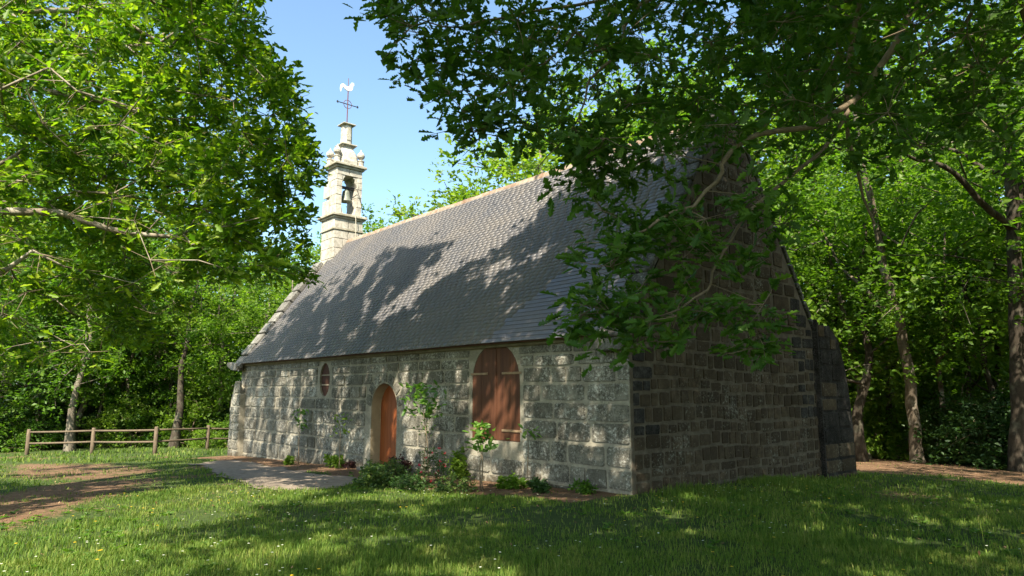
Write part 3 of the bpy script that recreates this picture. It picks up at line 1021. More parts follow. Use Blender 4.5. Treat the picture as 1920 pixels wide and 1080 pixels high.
# bell
bell = tag(empty('bell', (rcx + .12, 3.34, 8.82)), 'green bronze bell hanging in the opening of the belfry', 'bell')
MB().lathe([(.235, 0), (.238, .02), (.215, .06), (.175, .13), (.150, .24), (.140, .34), (.125, .41), (.075, .455), (.02, .46)], (0, 0, 0), 20).build('bell_body', MAT['bronze'], bell, True)
MB().tube([(0, 0, -.02), (0, 0, .2)], .022, 8).build('clapper', MAT['iron_dark'], bell)
MB().box(-.05, .05, -.309, .319, .50, .60).build('headstock', MAT['iron_dark'], bell, bevel=.01)
MB().tube([(0, 0, .45), (0, 0, .51)], .05, 8).build('crown_loop', MAT['bronze'], bell)
MB().tube([(.055, .10, .55), (.30, .12, .56), (.42, .24, .42), (.44, .38, .1), (.44, .46, -.2), (.44, .49, -.45)], .014, 6).build('pull_arm', MAT['iron_dark'], bell)
MB().tube([(.47, .20, -.59), (.50, .20, -1.0), (.50, .20, -1.62)], .014, 6).build('pull_rope', MAT['rope'], bell)

# ------------------------------------------------------------------ vegetation tools
LEAF_NEAR = [(.0, .0), (.10, .03), (.19, .14), (.27, .065), (.37, .22), (.46, .09), (.58, .29), (.69, .13), (.80, .22), (.90, .11), (1.0, .0)]
LEAF_MID = [(.0, .0), (.22, .15), (.36, .09), (.58, .26), (.74, .14), (.86, .16), (1.0, .0)]
LEAF_FAR = [(.0, .0), (.5, .30), (1.0, .0)]
LEAF_OVAL = [(.0, .0), (.2, .16), (.5, .23), (.78, .15), (1.0, .0)]


def leaf_template(half, fold=.35, droop=.12):
    """two planar halves joined at the midrib; returns verts and the two polygons"""
    n = len(half)
    mid = [0, n - 1]
    V = [(x, y, fold * y - droop * x * x) for x, y in half] + [(x, -y, fold * y - droop * x * x) for x, y in half[1:-1]]
    up = list(range(n - 1, -1, -1))
    lo = [0] + list(range(n, 2 * n - 2)) + [n - 1]
    return np.array(V), up, lo


def leaf_frames(N, axis, normal_up=.75, rng=RNG):
    """orthonormal frames whose x is near axis and z is upward-ish"""
    X = axis / (np.linalg.norm(axis, axis=1, keepdims=True) + 1e-9)
    Nn = rng.normal(size=(N, 3)) * (1 - normal_up) + np.array([0, 0, normal_up])
    Yv = np.cross(Nn, X); Yv /= np.linalg.norm(Yv, axis=1, keepdims=True) + 1e-9
    Zv = np.cross(X, Yv)
    return X, Yv, Zv


def leaves_mesh(name, P, X, Y, Z, size, half, mat, fold=.35, droop=.12):
    T, up, lo = leaf_template(half, fold, droop)
    N = len(P); k = len(T)
    V = P[:, None] + size[:, None, None] * (T[None, :, 0:1] * X[:, None] + T[None, :, 1:2] * Y[:, None] + T[None, :, 2:3] * Z[:, None])
    per = np.array(up + lo)
    loops = (np.arange(N)[:, None] * k + per[None]).ravel()
    sizes = np.tile([len(up), len(lo)], N)
    me = mesh_np(name, V.reshape(-1, 3), sizes, loops)
    me.materials.append(mat)
    return me


def sprays(C, radius, twigs, per, size, out=None, flat=.55, up=.7, rng=RNG, center=None, tipbias=.6):
    """leaf positions around clump centres C: each clump a few twigs, leaves along them and tufted at the tips"""
    n = len(C)
    d = rng.normal(size=(n, twigs, 3)); d[..., 2] *= flat
    if center is not None:
        o = C - center; o /= np.linalg.norm(o, axis=1, keepdims=True) + 1e-9
        d += .55 * o[:, None]
    d /= np.linalg.norm(d, axis=2, keepdims=True) + 1e-9
    ln = radius * rng.uniform(.45, 1.15, (n, twigs, 1))
    tips = C[:, None] + d * ln
    t = rng.uniform(.15, 1, (n, twigs, per, 1)) ** tipbias
    P = C[:, None, None] + d[:, :, None] * ln[:, :, None] * t + rng.normal(size=(n, twigs, per, 3)) * (radius * .10)
    ax = d[:, :, None] * .7 + rng.normal(size=(n, twigs, per, 3)) * .75
    ax[..., 2] *= .6
    P = P.reshape(-1, 3); ax = ax.reshape(-1, 3)
    X, Y, Z = leaf_frames(len(P), ax, up, rng)
    s = size * rng.uniform(.5, 1.25, len(P))
    return P, X, Y, Z, s, tips


class Skel:
    """branch skeleton: nodes with parents, radii by the pipe rule"""
    def __init__(s): s.p = []; s.par = []; s.fix = {}

    def add(s, pt, par, r=None):
        s.p.append(np.array(pt, float)); s.par.append(par)
        if r is not None: s.fix[len(s.p) - 1] = r
        return len(s.p) - 1

    def line(s, pts, par=-1, rads=None):
        for i, q in enumerate(pts):
            par = s.add(q, par, None if rads is None else rads[i])
        return par

    def reach(s, C, rng, center, seg=.7, wob=.10, first=0):
        order = np.argsort(np.linalg.norm(C - center, axis=1))
        for ci in order:
            c = C[ci]
            A = np.array(s.p[first:])
            dv = c - A
            dd = np.linalg.norm(dv, axis=1)
            cost = dd + .9 * np.maximum(0, A[:, 2] - c[2] - .25) + .25 * np.maximum(0, c[2] - A[:, 2])
            j = int(np.argmin(cost)) + first
            a = s.p[j]; L = np.linalg.norm(c - a)
            n = max(1, int(L / seg))
            mid = (a + c) / 2 + np.array([0, 0, .10 * L]) + rng.normal(size=3) * wob * L
            par = j
            for q in range(1, n + 1):
                t = q / n
                pt = (1 - t) ** 2 * a + 2 * t * (1 - t) * mid + t * t * c
                if q < n: pt = pt + rng.normal(size=3) * wob * .35 * seg
                par = s.add(pt, par)

    def radii(s, r0, e=2.3):
        n = len(s.p); acc = np.zeros(n); r = np.zeros(n)
        for i in range(n - 1, -1, -1):
            r[i] = max(r0, acc[i] ** (1 / e))
            if i in s.fix: r[i] = s.fix[i]
            if s.par[i] >= 0: acc[s.par[i]] += min(r[i], 1) ** e
        return r

    def tubes(s, r0, rmin=0, rmax=9, e=2.3, sides=6, scale=1.0):
        r = s.radii(r0, e) * scale
        n = len(s.p); ch = [[] for _ in range(n)]
        for i, p in enumerate(s.par):
            if p >= 0: ch[p].append(i)
        mb = MB(); 
        starts = [i for i in range(n) if s.par[i] < 0]
        stack = [(i, None) for i in starts]
        while stack:
            i, pre = stack.pop()
            pts = []; rr = []
            if pre is not None: pts.append(s.p[pre]); rr.append(min(r[pre], r[i] * 1.35))
            while True:
                pts.append(s.p[i]); rr.append(r[i])
                if not ch[i]: break
                k = max(ch[i], key=lambda q: r[q])
                for q in ch[i]:
                    if q != k: stack.append((q, i))
                i = k
            if len(pts) > 1 and rmin <= max(rr) <= rmax:
                mb.tube(pts, rr, sides if max(rr) > .03 else 4, False)
        return mb


def trunk_line(base, top, n, wob, rng, r0, r1):
    pts = []; rr = []
    for i in range(n + 1):
        t = i / n
        q = base + (top - base) * t + (rng.normal(size=3) * wob * np.array([1, 1, .1]) if 0 < i < n else 0)
        pts.append(q); rr.append((r0 * (1 - t) + r1 * t) * (1 + .55 * math.exp(-t * n * 1.2)))
    return pts, rr


def proto_tree(seed, H, R, z0, r, nclump, twigs, per, lsize, leafmat, barkmat, crad=.9, half=LEAF_FAR, flat=.6, dens=1.0, inner=.35):
    """meshes for one kind of forest tree, base at the origin"""
    rng = np.random.default_rng(seed)
    tp = np.array([rng.normal() * .4, rng.normal() * .4, H * .86])
    pts, rr = trunk_line(np.array([0, 0, -.3]), tp, 9, .11, rng, r, r * .22)
    sk = Skel(); sk.line(pts, -1, rr)
    C = []
    cz = (z0 + H) / 2; hz = (H - z0) / 2
    lob = rng.uniform(0, 6.28, 5)
    while len(C) < nclump:
        d = rng.normal(size=3); d /= np.linalg.norm(d)
        a = math.atan2(d[1], d[0])
        rad = rng.uniform(inner, 1) ** .55
        lobe = 1 + .22 * math.sin(3 * a + lob[0]) + .16 * math.sin(5 * a + lob[1] + 3 * d[2])
        q = np.array([d[0] * R * rad * lobe, d[1] * R * rad * lobe, cz + d[2] * hz * rad * (1 + .12 * math.sin(4 * a + lob[2]))])
        C.append(q)
    C = np.array(C)
    sk.reach(C, rng, np.array([0, 0, cz - hz * .5]), .9, .12, 3)
    tm = sk.tubes(.012, 0, 9, 2.3, 7)
    tme = mesh_py('trunk', tm.v, tm.f, True); tme.materials.append(barkmat)
    P, X, Y, Z, s_, tips = sprays(C, crad, twigs, per, lsize, flat=flat, up=.55, rng=rng, center=np.array([0, 0, cz - hz]))
    cme = leaves_mesh('crown', P, X, Y, Z, s_, half, leafmat)
    return tme, cme


def place_tree(name, pr, loc, rz, sc, label, cat, group, lean=(0, 0)):
    o = empty(name, loc, rz); o.rotation_euler = (lean[0], lean[1], rz)
    o.scale = sc if hasattr(sc, '__len__') else (sc, sc, sc)
    link('trunk', pr[0], o); link('crown', pr[1], o)
    tag(o, label, cat, group)
    return o


def clump_cloud(n, polys, d0, d1, seed, zmin=1.0):
    rng = np.random.default_rng(seed); out = []
    while len(out) < n:
        poly = polys[int(rng.integers(len(polys)))]
        us = [p[0] for p in poly]; vs_ = [p[1] for p in poly]
        u = rng.uniform(min(us), max(us)); v = rng.uniform(min(vs_), max(vs_))
        if inpoly(u, v, poly)[0]:
            q = at(u, v, rng.uniform(d0, d1))
            if q[2] > zmin: out.append(q)
    return np.array(out)


# ------------------------------------------------------------------ where sunlight must fall: openings between the crowns
def roof_hit(P):
    """where the shadow of P falls on the south slope"""
    n = NS; d0 = (EV @ n)
    t = (P @ n - d0) / (SUN @ n)
    return P - SUN[None] * t[:, None]


def ground_hit(P):
    t = P[:, 2] / SUN[2] + .25
    return P - SUN[None] * t[:, None]


ROOF_LIT = [(640, 470), (690, 430), (800, 390), (960, 330), (1100, 285), (1180, 270), (1110, 335), (1060, 355), (1025, 385), (990, 430), (930, 470), (870, 500), (800, 545), (730, 600), (680, 610), (740, 560), (820, 490), (850, 455), (780, 470), (700, 470)]
LAWN_LIT = [(-300, 1010), (0, 985), (100, 945), (260, 915), (400, 900), (520, 905), (640, 925), (560, 945), (440, 965), (330, 1000), (200, 1030), (0, 1055), (-300, 1090)]
LAWN_LIT2 = [(0, 855), (180, 858), (330, 872), (250, 890), (60, 900), (0, 890)]


def keeps_light(P, prob, rng):
    """True where a clump may stand without darkening the sunlit patches"""
    ok = np.ones(len(P), bool)
    H = roof_hit(P); u, v, z = proj(H)
    onroof = (H[:, 0] > XW) & (H[:, 0] < 0) & (H[:, 1] < RY + .4) & (H[:, 1] > -.3)
    hit = inpoly(u, v, ROOF_LIT) & onroof
    tw = (H[:, 0] > XW - 1.5) & (H[:, 0] < -15.2) & (H[:, 1] > 2.2) & (H[:, 1] < 12)
    G = ground_hit(P); u2, v2, z2 = proj(G)
    hit2 = (inpoly(u2, v2, LAWN_LIT) | inpoly(u2, v2, LAWN_LIT2)) & (z2 > 1) & (G[:, 1] < -1.5)
    kill = (hit | hit2 | tw) & (rng.random(len(P)) < prob)
    return ~kill


def leaf_gap(P, rng, prob=.97):
    """True for leaves that would stand in the way of a patch of sunlight on roof, wall or lawn"""
    H = roof_hit(P); u, v, z = proj(H)
    s = (H - EV) @ US
    onroof = (H[:, 0] > XW) & (H[:, 0] < 0) & (s > 0) & (s < SLEN)
    nz = fbm(H[:, 0] * 2.7 + 3 + s * 1.5, s * 1.7, 61, 3)
    g = onroof & (inpoly(u, v, ROOF_LIT) | (nz > np.where(H[:, 0] < -6, .56, .64)))
    t = P[:, 1] / SUN[1]
    W = P - SUN[None] * t[:, None]
    onw = (W[:, 2] > -.8) & (W[:, 2] < 2.5) & (W[:, 0] > XW - .4) & (W[:, 0] < 0)
    wn_ = fbm((W[:, 0] - .35 * W[:, 2]) * 3.0, W[:, 2] * 1.5, 67, 3)
    g |= onw & (wn_ > np.interp(W[:, 0], [-17, -9, -6, -5, 0], [.52, .50, .48, .60, .64]))
    G = ground_hit(P); u2, v2, z2 = proj(G)
    gn = fbm(G[:, 0] * .9, G[:, 1] * .9, 73, 3)
    ong = (z2 > 1) & (G[:, 1] < 0)
    g |= ong & inpoly(u2, v2, LAWN_LIT)
    g |= ong & (gn > np.interp(G[:, 0], [-10, -4, 0, 9], [.53, .55, .66, .69]))
    gab = (P[:, 0] > 0)
    t = P[:, 0] / SUN[0]
    E_ = P - SUN[None] * t[:, None]
    one = gab & (E_[:, 1] > 0) & (E_[:, 1] < 8) & (E_[:, 2] > -.3) & (E_[:, 2] < 7.4)
    g &= ~one
    g |= one & (fbm(E_[:, 1] * 2.0, E_[:, 2] * 1.2, 79, 3) > .74)
    return g & (rng.random(len(P)) < prob)


# ------------------------------------------------------------------ the oak whose limbs hang over the camera
FRONT = [(735, -40), (760, 40), (800, 110), (870, 170), (880, 225), (910, 245), (960, 215), (1010, 235), (1075, 270), (1110, 300), (1160, 350), (1180, 430), (1200, 480),
         (1120, 560), (1130, 610), (1210, 625), (1300, 610), (1400, 640), (1430, 560), (1470, 480), (1500, 380), (1600, 330), (1960, 300), (1960, -40)]
HANG = [(1110, 545), (1200, 380), (1290, 400), (1370, 390), (1480, 400), (1460, 540), (1420, 630), (1300, 610), (1200, 630), (1120, 600)]


def clear_of_view(P, margin, poly):
    u, v, z = proj(P)
    r = margin * FPX / np.maximum(z, .5)
    inv = (z > .3) & (u > -r) & (u < 1920 + r) & (v > -r) & (v < 1080 + r)
    return (~inv) | (inpoly(u, v, poly) & (z > 3.2))


def build_near_oak():
    rng = np.random.default_rng(11)
    base = np.array([10.4, -6.6, float(gz(10.4, -6.6))])
    o = tag(empty('oak_tree', base), 'overhanging oak with dark leafy branches hanging before the gable', 'tree')
    sk = Skel()
    pts, rr = trunk_line(base + np.array([0, 0, -.3]), np.array([9.6, -6.2, 11.5]), 10, .12, rng, .34, .10)
    tip = sk.line(pts, -1, rr)
    limbs = [
        [(1900, -330, 5.5), (1800, -150, 5.9), (1700, 40, 5.9), (1640, 140, 5.7), (1600, 190, 5.5), (1530, 237, 5.2), (1460, 245, 5.0), (1400, 262, 4.8), (1352, 308, 4.65), (1345, 340, 4.6), (1300, 388, 4.5), (1232, 414, 4.4), (1190, 440, 4.35)],
        [(1600, 190, 5.5), (1540, 285, 5.2), (1465, 345, 5.0), (1405, 395, 4.8), (1370, 450, 4.7), (1335, 510, 4.6), (1326, 545, 4.55), (1275, 580, 4.5), (1220, 598, 4.4), (1130, 600, 4.3)],
        [(1800, -150, 5.9), (1620, -90, 6.0), (1600, 60, 6.1), (1588, 170, 6.1), (1590, 260, 6.2), (1610, 330, 6.3), (1640, 420, 6.4)],
        [(1620, -90, 6.0), (1400, -60, 5.6), (1235, -10, 5.2), (1170, 50, 4.9), (1155, 105, 4.8), (1105, 150, 4.7), (1098, 185, 4.6), (1060, 260, 4.5), (1005, 318, 4.5)],
        [(1235, -10, 5.2), (1080, 10, 4.9), (980, 25, 4.7), (900, 40, 4.6), (830, 50, 4.5), (770, 30, 4.5)],
        [(1155, 105, 4.8), (1080, 60, 4.8), (1020, 120, 4.7), (960, 150, 4.6), (910, 190, 4.5)],
        [(1900, -330, 5.5), (1880, -80, 7), (1800, 60, 7.6), (1700, 120, 8.0), (1640, 160, 8.2), (1560, 190, 8.4)],
        [(1880, -80, 7), (1930, 60, 8), (1850, 150, 8.6), (1770, 190, 9.0), (1700, 230, 9.2)],
    ]
    rads = [(.034, .008), (.020, .005), (.034, .012), (.022, .004), (.013, .004), (.010, .003), (.034, .010), (.034, .010)]
    for lm, (ra, rb) in zip(limbs, rads):
        P = [at(*q) for q in lm]
        A = np.array(sk.p)
        j = int(np.argmin(np.linalg.norm(A - P[0], axis=1)))
        if np.linalg.norm(A[j] - P[0]) > .05:
            if lm[0][1] < -300: j = int(np.argmin(np.abs(np.array([p[2] for p in pts]) - 4.2)))
            for t in (.35, .7):
                sk_p = sk.p[j] * (1 - t) + P[0] * t + np.array([0, 0, .25 * math.sin(PI * t)])
                if t == .35: par = sk.add(sk_p, j, .075)
                else: par = sk.add(sk_p, par, .055)
            par = sk.add(P[0], par, ra)
        else: par = j
        # wiggle between the drawn points
        m = len(P) - 1
        for i in range(m):
            r = ra + (rb - ra) * (i + 1) / m
            md = (P[i] + P[i + 1]) / 2 + rng.normal(size=3) * .02
            par = sk.add(md, par, r * 1.02); par = sk.add(P[i + 1], par, r)
    # foliage in view
    Cv = []
    def fill(poly, n, d0, d1, mind):
        us = [p[0] for p in poly]; vs_ = [p[1] for p in poly]; tries = 0; got = []
        while len(got) < n and tries < 40000:
            tries += 1
            u = rng.uniform(min(us), max(us)); v = rng.uniform(min(vs_), max(vs_))
            if not inpoly(u, v, poly)[0]: continue
            q = at(u, v, rng.uniform(d0, d1))
            if q[2] < 1.9: continue
            if q[0] < .9 and q[1] > -.9: continue
            if 1245 < u < 1440 and 285 < v < 440 and rng.random() < .75: continue
            if 1150 < u < 1262 and 330 < v < 520 and rng.random() < .5: continue
            if got and min(np.linalg.norm(np.array(got) - q, axis=1)) < mind: continue
            got.append(q)
        Cv.extend(got)
    fill(HANG, 14, 4.1, 5.0, .26)
    fill([p for p in FRONT if p[1] < 245] + [(960, 215), (1010, 235), (1075, 270), (1300, 300), (1500, 320), (1930, 260), (1930, -40)], 74, 4.2, 6.0, .27)
    fill([(1075, 270), (1110, 300), (1160, 350), (1180, 430), (1250, 440), (1420, 430), (1500, 380), (1500, 300), (1300, 280)], 9, 4.2, 5.2, .30)
    fill([(880, -40), (1930, -40), (1930, 250), (1500, 300), (1250, 260), (1080, 240), (960, 180), (900, 100)], 120, 6.0, 10.0, .42)
    for u, v, d in ((1115, 575, 4.35), (1090, 590, 4.35), (1150, 590, 4.3), (1130, 630, 4.35), (1215, 640, 4.3), (1180, 560, 4.4), (1400, 655, 4.6), (1420, 625, 4.6), (1090, 345, 4.5), (1130, 395, 4.5), (1110, 300, 4.5), (1170, 460, 4.4), (1145, 500, 4.4),
                    (880, 240, 4.5), (905, 250, 4.5), (865, 205, 4.5), (850, 175, 4.5), (770, 20, 4.5), (750, 40, 4.5), (800, 100, 4.5), (960, 225, 4.5), (1010, 245, 4.5), (840, 130, 4.5)):
        Cv.append(at(u, v, d))
    Cv = np.array(Cv)
    # the rest of the crown, over and behind the camera
    ctr = np.array([7.8, -4.6, 8.8]); rad = np.array([8.6, 9.2, 5.4])
    d = rng.normal(size=(5200, 3)); d /= np.linalg.norm(d, axis=1, keepdims=True)
    Cc = ctr + d * rad * rng.uniform(.3, 1, (5200, 1)) ** .5
    u_, v_, z_ = proj(Cc)
    Cc = Cc[(Cc[:, 2] > 4.6) & (clear_of_view(Cc, 1.0, [(0, 0), (1, 0), (0, 1)]) | (inpoly(u_, v_, [(1330, -40), (1800, -40), (1800, 120), (1400, 190)]) & (z_ > 7)))]
    Cc = Cc[keeps_light(Cc, .9, rng)]
    Cc = Cc[~((Cc[:, 0] < .9) & (Cc[:, 2] < 8.4))]
    Cc = Cc[:720]
    # extra leaf clumps added towards the sun to shade the gable
    Cg = np.stack([np.zeros(420), rng.uniform(-.3, 7.6, 420), rng.uniform(-.3, 7.3, 420)], -1) + SUN[None] * rng.uniform(7.0, 13.0, (420, 1))
    Cg = Cg[clear_of_view(Cg, .9, [(1330, -60), (1960, -60), (1960, 120), (1400, 190)])][:190]
    # more unseen clumps added to keep sun off the hanging branches
    Cs = Cv[rng.integers(0, len(Cv), 330)] + SUN[None] * rng.uniform(3.2, 8.0, (330, 1))
    Cs = Cs[clear_of_view(Cs, .9, [(0, 0), (1, 0), (0, 1)]) & (Cs[:, 2] > 4.8)][:115]
    Cc = np.concatenate([Cc, Cg, Cs])
    sk.reach(Cv, rng, at(1600, 190, 5.5), .22, .12, len(pts))
    sk2 = Skel(); sk2.line(pts, -1, rr)
    sk2.reach(Cc, rng, np.array([9.6, -6.2, 6.0]), 1.1, .10, 3)
    t2 = sk2.tubes(.0042, 0, 9, 2.35, 8)
    link('trunk', mesh_py('trunk', [np.array(v) - base for v in t2.v], t2.f, True), o, MAT['bark_dark'])
    tw = sk.tubes(.0026, 0, .149, 2.35, 7)
    br = link('branch', mesh_py('branch', [np.array(v) - base for v in tw.v], tw.f, True), o, MAT['twig'])
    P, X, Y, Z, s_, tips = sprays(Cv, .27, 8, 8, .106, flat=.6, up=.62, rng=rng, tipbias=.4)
    # fine twigs to the leaf tufts
    tb = MB()
    for c, tt in zip(Cv, tips):
        for q in tt[:7]:
            tb.tube([c - base, (c + q) / 2 - base + rng.normal(size=3) * .012, q - base], [.0035, .0028, .0018], 3, False)
    link('twig', mesh_py('twig', tb.v, tb.f, True), o, MAT['twig'])
    u, v, z = proj(P)
    inv = (u > 20) & (u < 1900) & (v > 10) & (v < 1000)
    w = np.where(inv, s_ / z, 0) * np.clip(np.abs(np.einsum('ij,ij->i', Z, (P - CAM) / z[:, None])), .15, 1)
    big = np.argsort(-w)[:300]
    T, up_, lo_ = leaf_template(LEAF_NEAR)
    lms = []
    for q in range(4):
        T2 = T.copy(); T2[:, 1] *= rng.uniform(.85, 1.15); T2[:, 2] += rng.normal(size=len(T)) * .012
        lm_ = mesh_py('leaf', T2, [up_, lo_]); lm_.materials.append(MAT['leaf_near']); lms.append(lm_)
    for i in big:
        lo = bpy.data.objects.new('leaf', lms[int(rng.integers(4))]); COL.objects.link(lo); lo.parent = br
        m = np.eye(4); m[:3, 0] = X[i] * s_[i]; m[:3, 1] = Y[i] * s_[i]; m[:3, 2] = Z[i] * s_[i]; m[:3, 3] = P[i] - base
        lo.matrix_basis = Matrix(m.tolist())
    keep = np.ones(len(P), bool); keep[big] = False
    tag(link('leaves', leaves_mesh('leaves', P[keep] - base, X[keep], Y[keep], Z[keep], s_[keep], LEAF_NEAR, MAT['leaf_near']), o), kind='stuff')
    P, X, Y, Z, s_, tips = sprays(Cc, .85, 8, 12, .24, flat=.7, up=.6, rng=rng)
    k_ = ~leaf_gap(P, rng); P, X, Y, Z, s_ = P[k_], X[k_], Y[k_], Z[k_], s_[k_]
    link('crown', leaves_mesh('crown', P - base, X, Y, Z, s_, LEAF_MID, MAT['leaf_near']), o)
    print('near oak', len(Cv), len(Cc))


build_near_oak()

# ------------------------------------------------------------------ the sunlit oak left of the chapel
LEFT_POLY = [(-60, -60), (470, -60), (465, 100), (520, 150), (555, 190), (565, 290), (575, 340), (560, 390), (540, 430), (570, 500), (540, 520), (470, 505), (410, 540), (300, 620), (150, 690), (-60, 740)]


def build_left_oak():
    rng = np.random.default_rng(23)
    bx, by = -7.6, -10.6
    base = np.array([bx, by, float(gz(bx, by))])
    o = tag(empty('oak_tree', base), 'broad sunlit oak spreading over the fence side of the lawn', 'tree')
    sk = Skel()
    pts, rr = trunk_line(base + np.array([0, 0, -.3]), np.array([-7.0, -9.6, 13.0]), 11, .15, rng, .40, .09)
    sk.line(pts, -1, rr)
    for lm, (ra, rb) in (([(-120, 415, 10.5), (0, 396, 10.8), (110, 398, 11.0), (200, 428, 11.2), (270, 440, 11.4), (340, 445, 11.6)], (.075, .03)),
                         ([(-60, 150, 11.5), (60, 165, 11.5), (180, 188, 11.6), (280, 216, 11.8), (370, 248, 12), (440, 280, 12.2)], (.055, .016)),
                         ([(-80, 560, 10.5), (20, 500, 10.6), (60, 470, 10.7), (120, 500, 10.8)], (.05, .016)),
                         ([(-40, 330, 11), (30, 290, 11), (70, 260, 11.2), (150, 250, 11.3)], (.04, .014)),
                         ([(200, 20, 12), (300, 80, 12), (360, 40, 12.4), (420, 30, 12.6)], (.045, .016))):
        P = [at(*q) for q in lm]
        j = int(np.argmin(np.abs(np.array([p[2] for p in pts]) - (P[0][2] - 1.2))))
        par = sk.add(sk.p[j] * .5 + P[0] * .5 + np.array([0, 0, .3]), j, ra * 1.25)
        for i, q in enumerate(P):
            par = sk.add(q, par, ra + (rb - ra) * i / (len(P) - 1))
    got = []
    tries = 0
    while len(got) < 440 and tries < 60000:
        tries += 1
        u = rng.uniform(-60, 600); v = rng.uniform(-60, 745)
        if not inpoly(u, v, LEFT_POLY)[0]: continue
        q = at(u, v, rng.uniform(9.0, 15.5))
        if q[2] < 1.9 or q[1] > -1.3 or np.hypot(q[0] + 6.5, q[1] + 8.0) > 8.3: continue
        if not keeps_light(q[None], .9, rng)[0]: continue
        if got and min(np.linalg.norm(np.array(got) - q, axis=1)) < .42: continue
        got.append(q)
    Cv = np.array(got)
    ctr = np.array([-6.6, -8.6, 9.4]); rad = np.array([7.6, 7.2, 6.2])
    d = rng.normal(size=(5200, 3)); d /= np.linalg.norm(d, axis=1, keepdims=True)
    Cc = ctr + d * rad * rng.uniform(.35, 1, (5200, 1)) ** .5
    Cc = Cc[(Cc[:, 2] > 3.6) & clear_of_view(Cc, 1.0, [(0, 0), (1, 0), (0, 1)])]
    Cc = Cc[keeps_light(Cc, .95, rng)]
    Hc = roof_hit(Cc); sc_ = (Hc - EV) @ US
    onr = (Hc[:, 0] > XW - 1) & (Hc[:, 0] < 0) & (sc_ > -.3) & (sc_ < SLEN + 1)
    Cc = Cc[onr | (rng.random(len(Cc)) < np.where(Cc[:, 2] < 7.2, .55, .08))][:470]  # out-of-view clumps kept mainly where they shade the roof
    d = rng.normal(size=(900, 3)); d /= np.linalg.norm(d, axis=1, keepdims=True)
    Ce = np.array([-1.6, -4.6, 12.6]) + d * np.array([6.0, 3.6, 3.0]) * rng.uniform(.3, 1, (900, 1)) ** .5  # unseen crown lobe added to shade the lower roof
    Ce = Ce[clear_of_view(Ce, 1.0, [(0, 0), (1, 0), (0, 1)])]
    Ce = Ce[keeps_light(Ce, .97, rng)][:230]
    Cc = np.concatenate([Cc, Ce])
    sk.reach(Cv, rng, np.array([-7.5, -9.5, 5.5]), .5, .13, 4)
    sk.reach(Cc, rng, np.array([-7.2, -9.8, 8.0]), 1.0, .10, 4)
    tm = sk.tubes(.0075, 0, 9, 2.3, 7)
    mm = mesh_py('trunk', [np.array(v) - base for v in tm.v], tm.f, True); mm.materials.append(MAT['bark_lit']); link('trunk', mm, o)
    P, X, Y, Z, s_, tips = sprays(Cv, .46, 12, 11, .165, flat=.6, up=.6, rng=rng, center=np.array([-7, -9, 5.]))
    k_ = ~leaf_gap(P, rng, .88); P, X, Y, Z, s_ = P[k_], X[k_], Y[k_], Z[k_], s_[k_]
    Cb = clump_cloud(150, [[(-80, -80), (455, -80), (440, 120), (500, 260), (430, 420), (-80, 480)]], 13, 17, 29, 3)
    Cb = Cb[(Cb[:, 1] < -2.0)]
    P2, X2, Y2, Z2, s2, _t = sprays(Cb, .6, 9, 9, .16, flat=.6, up=.6, rng=rng)
    k_ = ~leaf_gap(P2, rng, .97)
    link('inner_crown', leaves_mesh('inner_crown', P2[k_] - base, X2[k_], Y2[k_], Z2[k_], s2[k_], LEAF_FAR, MAT['leaf_oak']), o)
    tb = MB()
    for c, tt in zip(Cv, tips):
        for q in tt[:5]: tb.tube([c - base, q - base], [.006, .003], 3, False)
    link('twig', mesh_py('twig', tb.v, tb.f, True), o, MAT['twig'])
    link('crown', leaves_mesh('crown', P - base, X, Y, Z, s_, LEAF_MID, MAT['leaf_oak']), o)
    P, X, Y, Z, s_, tips = sprays(Cc, .85, 8, 12, .24, flat=.7, up=.6, rng=rng)
    k_ = ~leaf_gap(P, rng); P, X, Y, Z, s_ = P[k_], X[k_], Y[k_], Z[k_], s_[k_]
    link('upper_crown', leaves_mesh('upper_crown', P - base, X, Y, Z, s_, LEAF_FAR, MAT['leaf_oak']), o)
    print('left oak', len(Cv), len(Cc))


build_left_oak()

# ------------------------------------------------------------------ forest
PR = [proto_tree(101, 11.5, 3.6, 2.0, .20, 110, 9, 9, .20, MAT['leaf_for'], MAT['bark_oak']),
      proto_tree(102, 13.0, 4.0, 3.4, .24, 120, 9, 9, .20, MAT['leaf_for'], MAT['bark_dark']),
      proto_tree(103, 10.5, 3.3, 1.2, .17, 100, 9, 9, .19, MAT['leaf_lime'], MAT['bark_oak']),
      proto_tree(104, 14.0, 3.8, 4.6, .22, 105, 9, 8, .20, MAT['leaf_for'], MAT['bark_pale']),
      proto_tree(105, 12.0, 4.2, 2.6, .22, 115, 9, 9, .20, MAT['leaf_lime'], MAT['bark_dark'])]
rf_ = random.Random(5)


def forest(lst, name, label, group, cat='tree'):
    for u, dpt, k, H in lst:
        P = spot(u, dpt)
        tone = ('green grey barked', 'green dark barked', 'yellow green', 'pale barked', 'spreading yellow green')[k]
        h0 = (11.5, 13.0, 10.5, 14.0, 12.0)[k]
        s = H / h0
        place_tree(name, PR[k], P, rf_.uniform(0, 6.28), (s * rf_.uniform(.95, 1.15), s * rf_.uniform(.95, 1.15), s), label.replace('@', tone), cat, group, (rf_.uniform(-.04, .04), rf_.uniform(-.04, .04)))


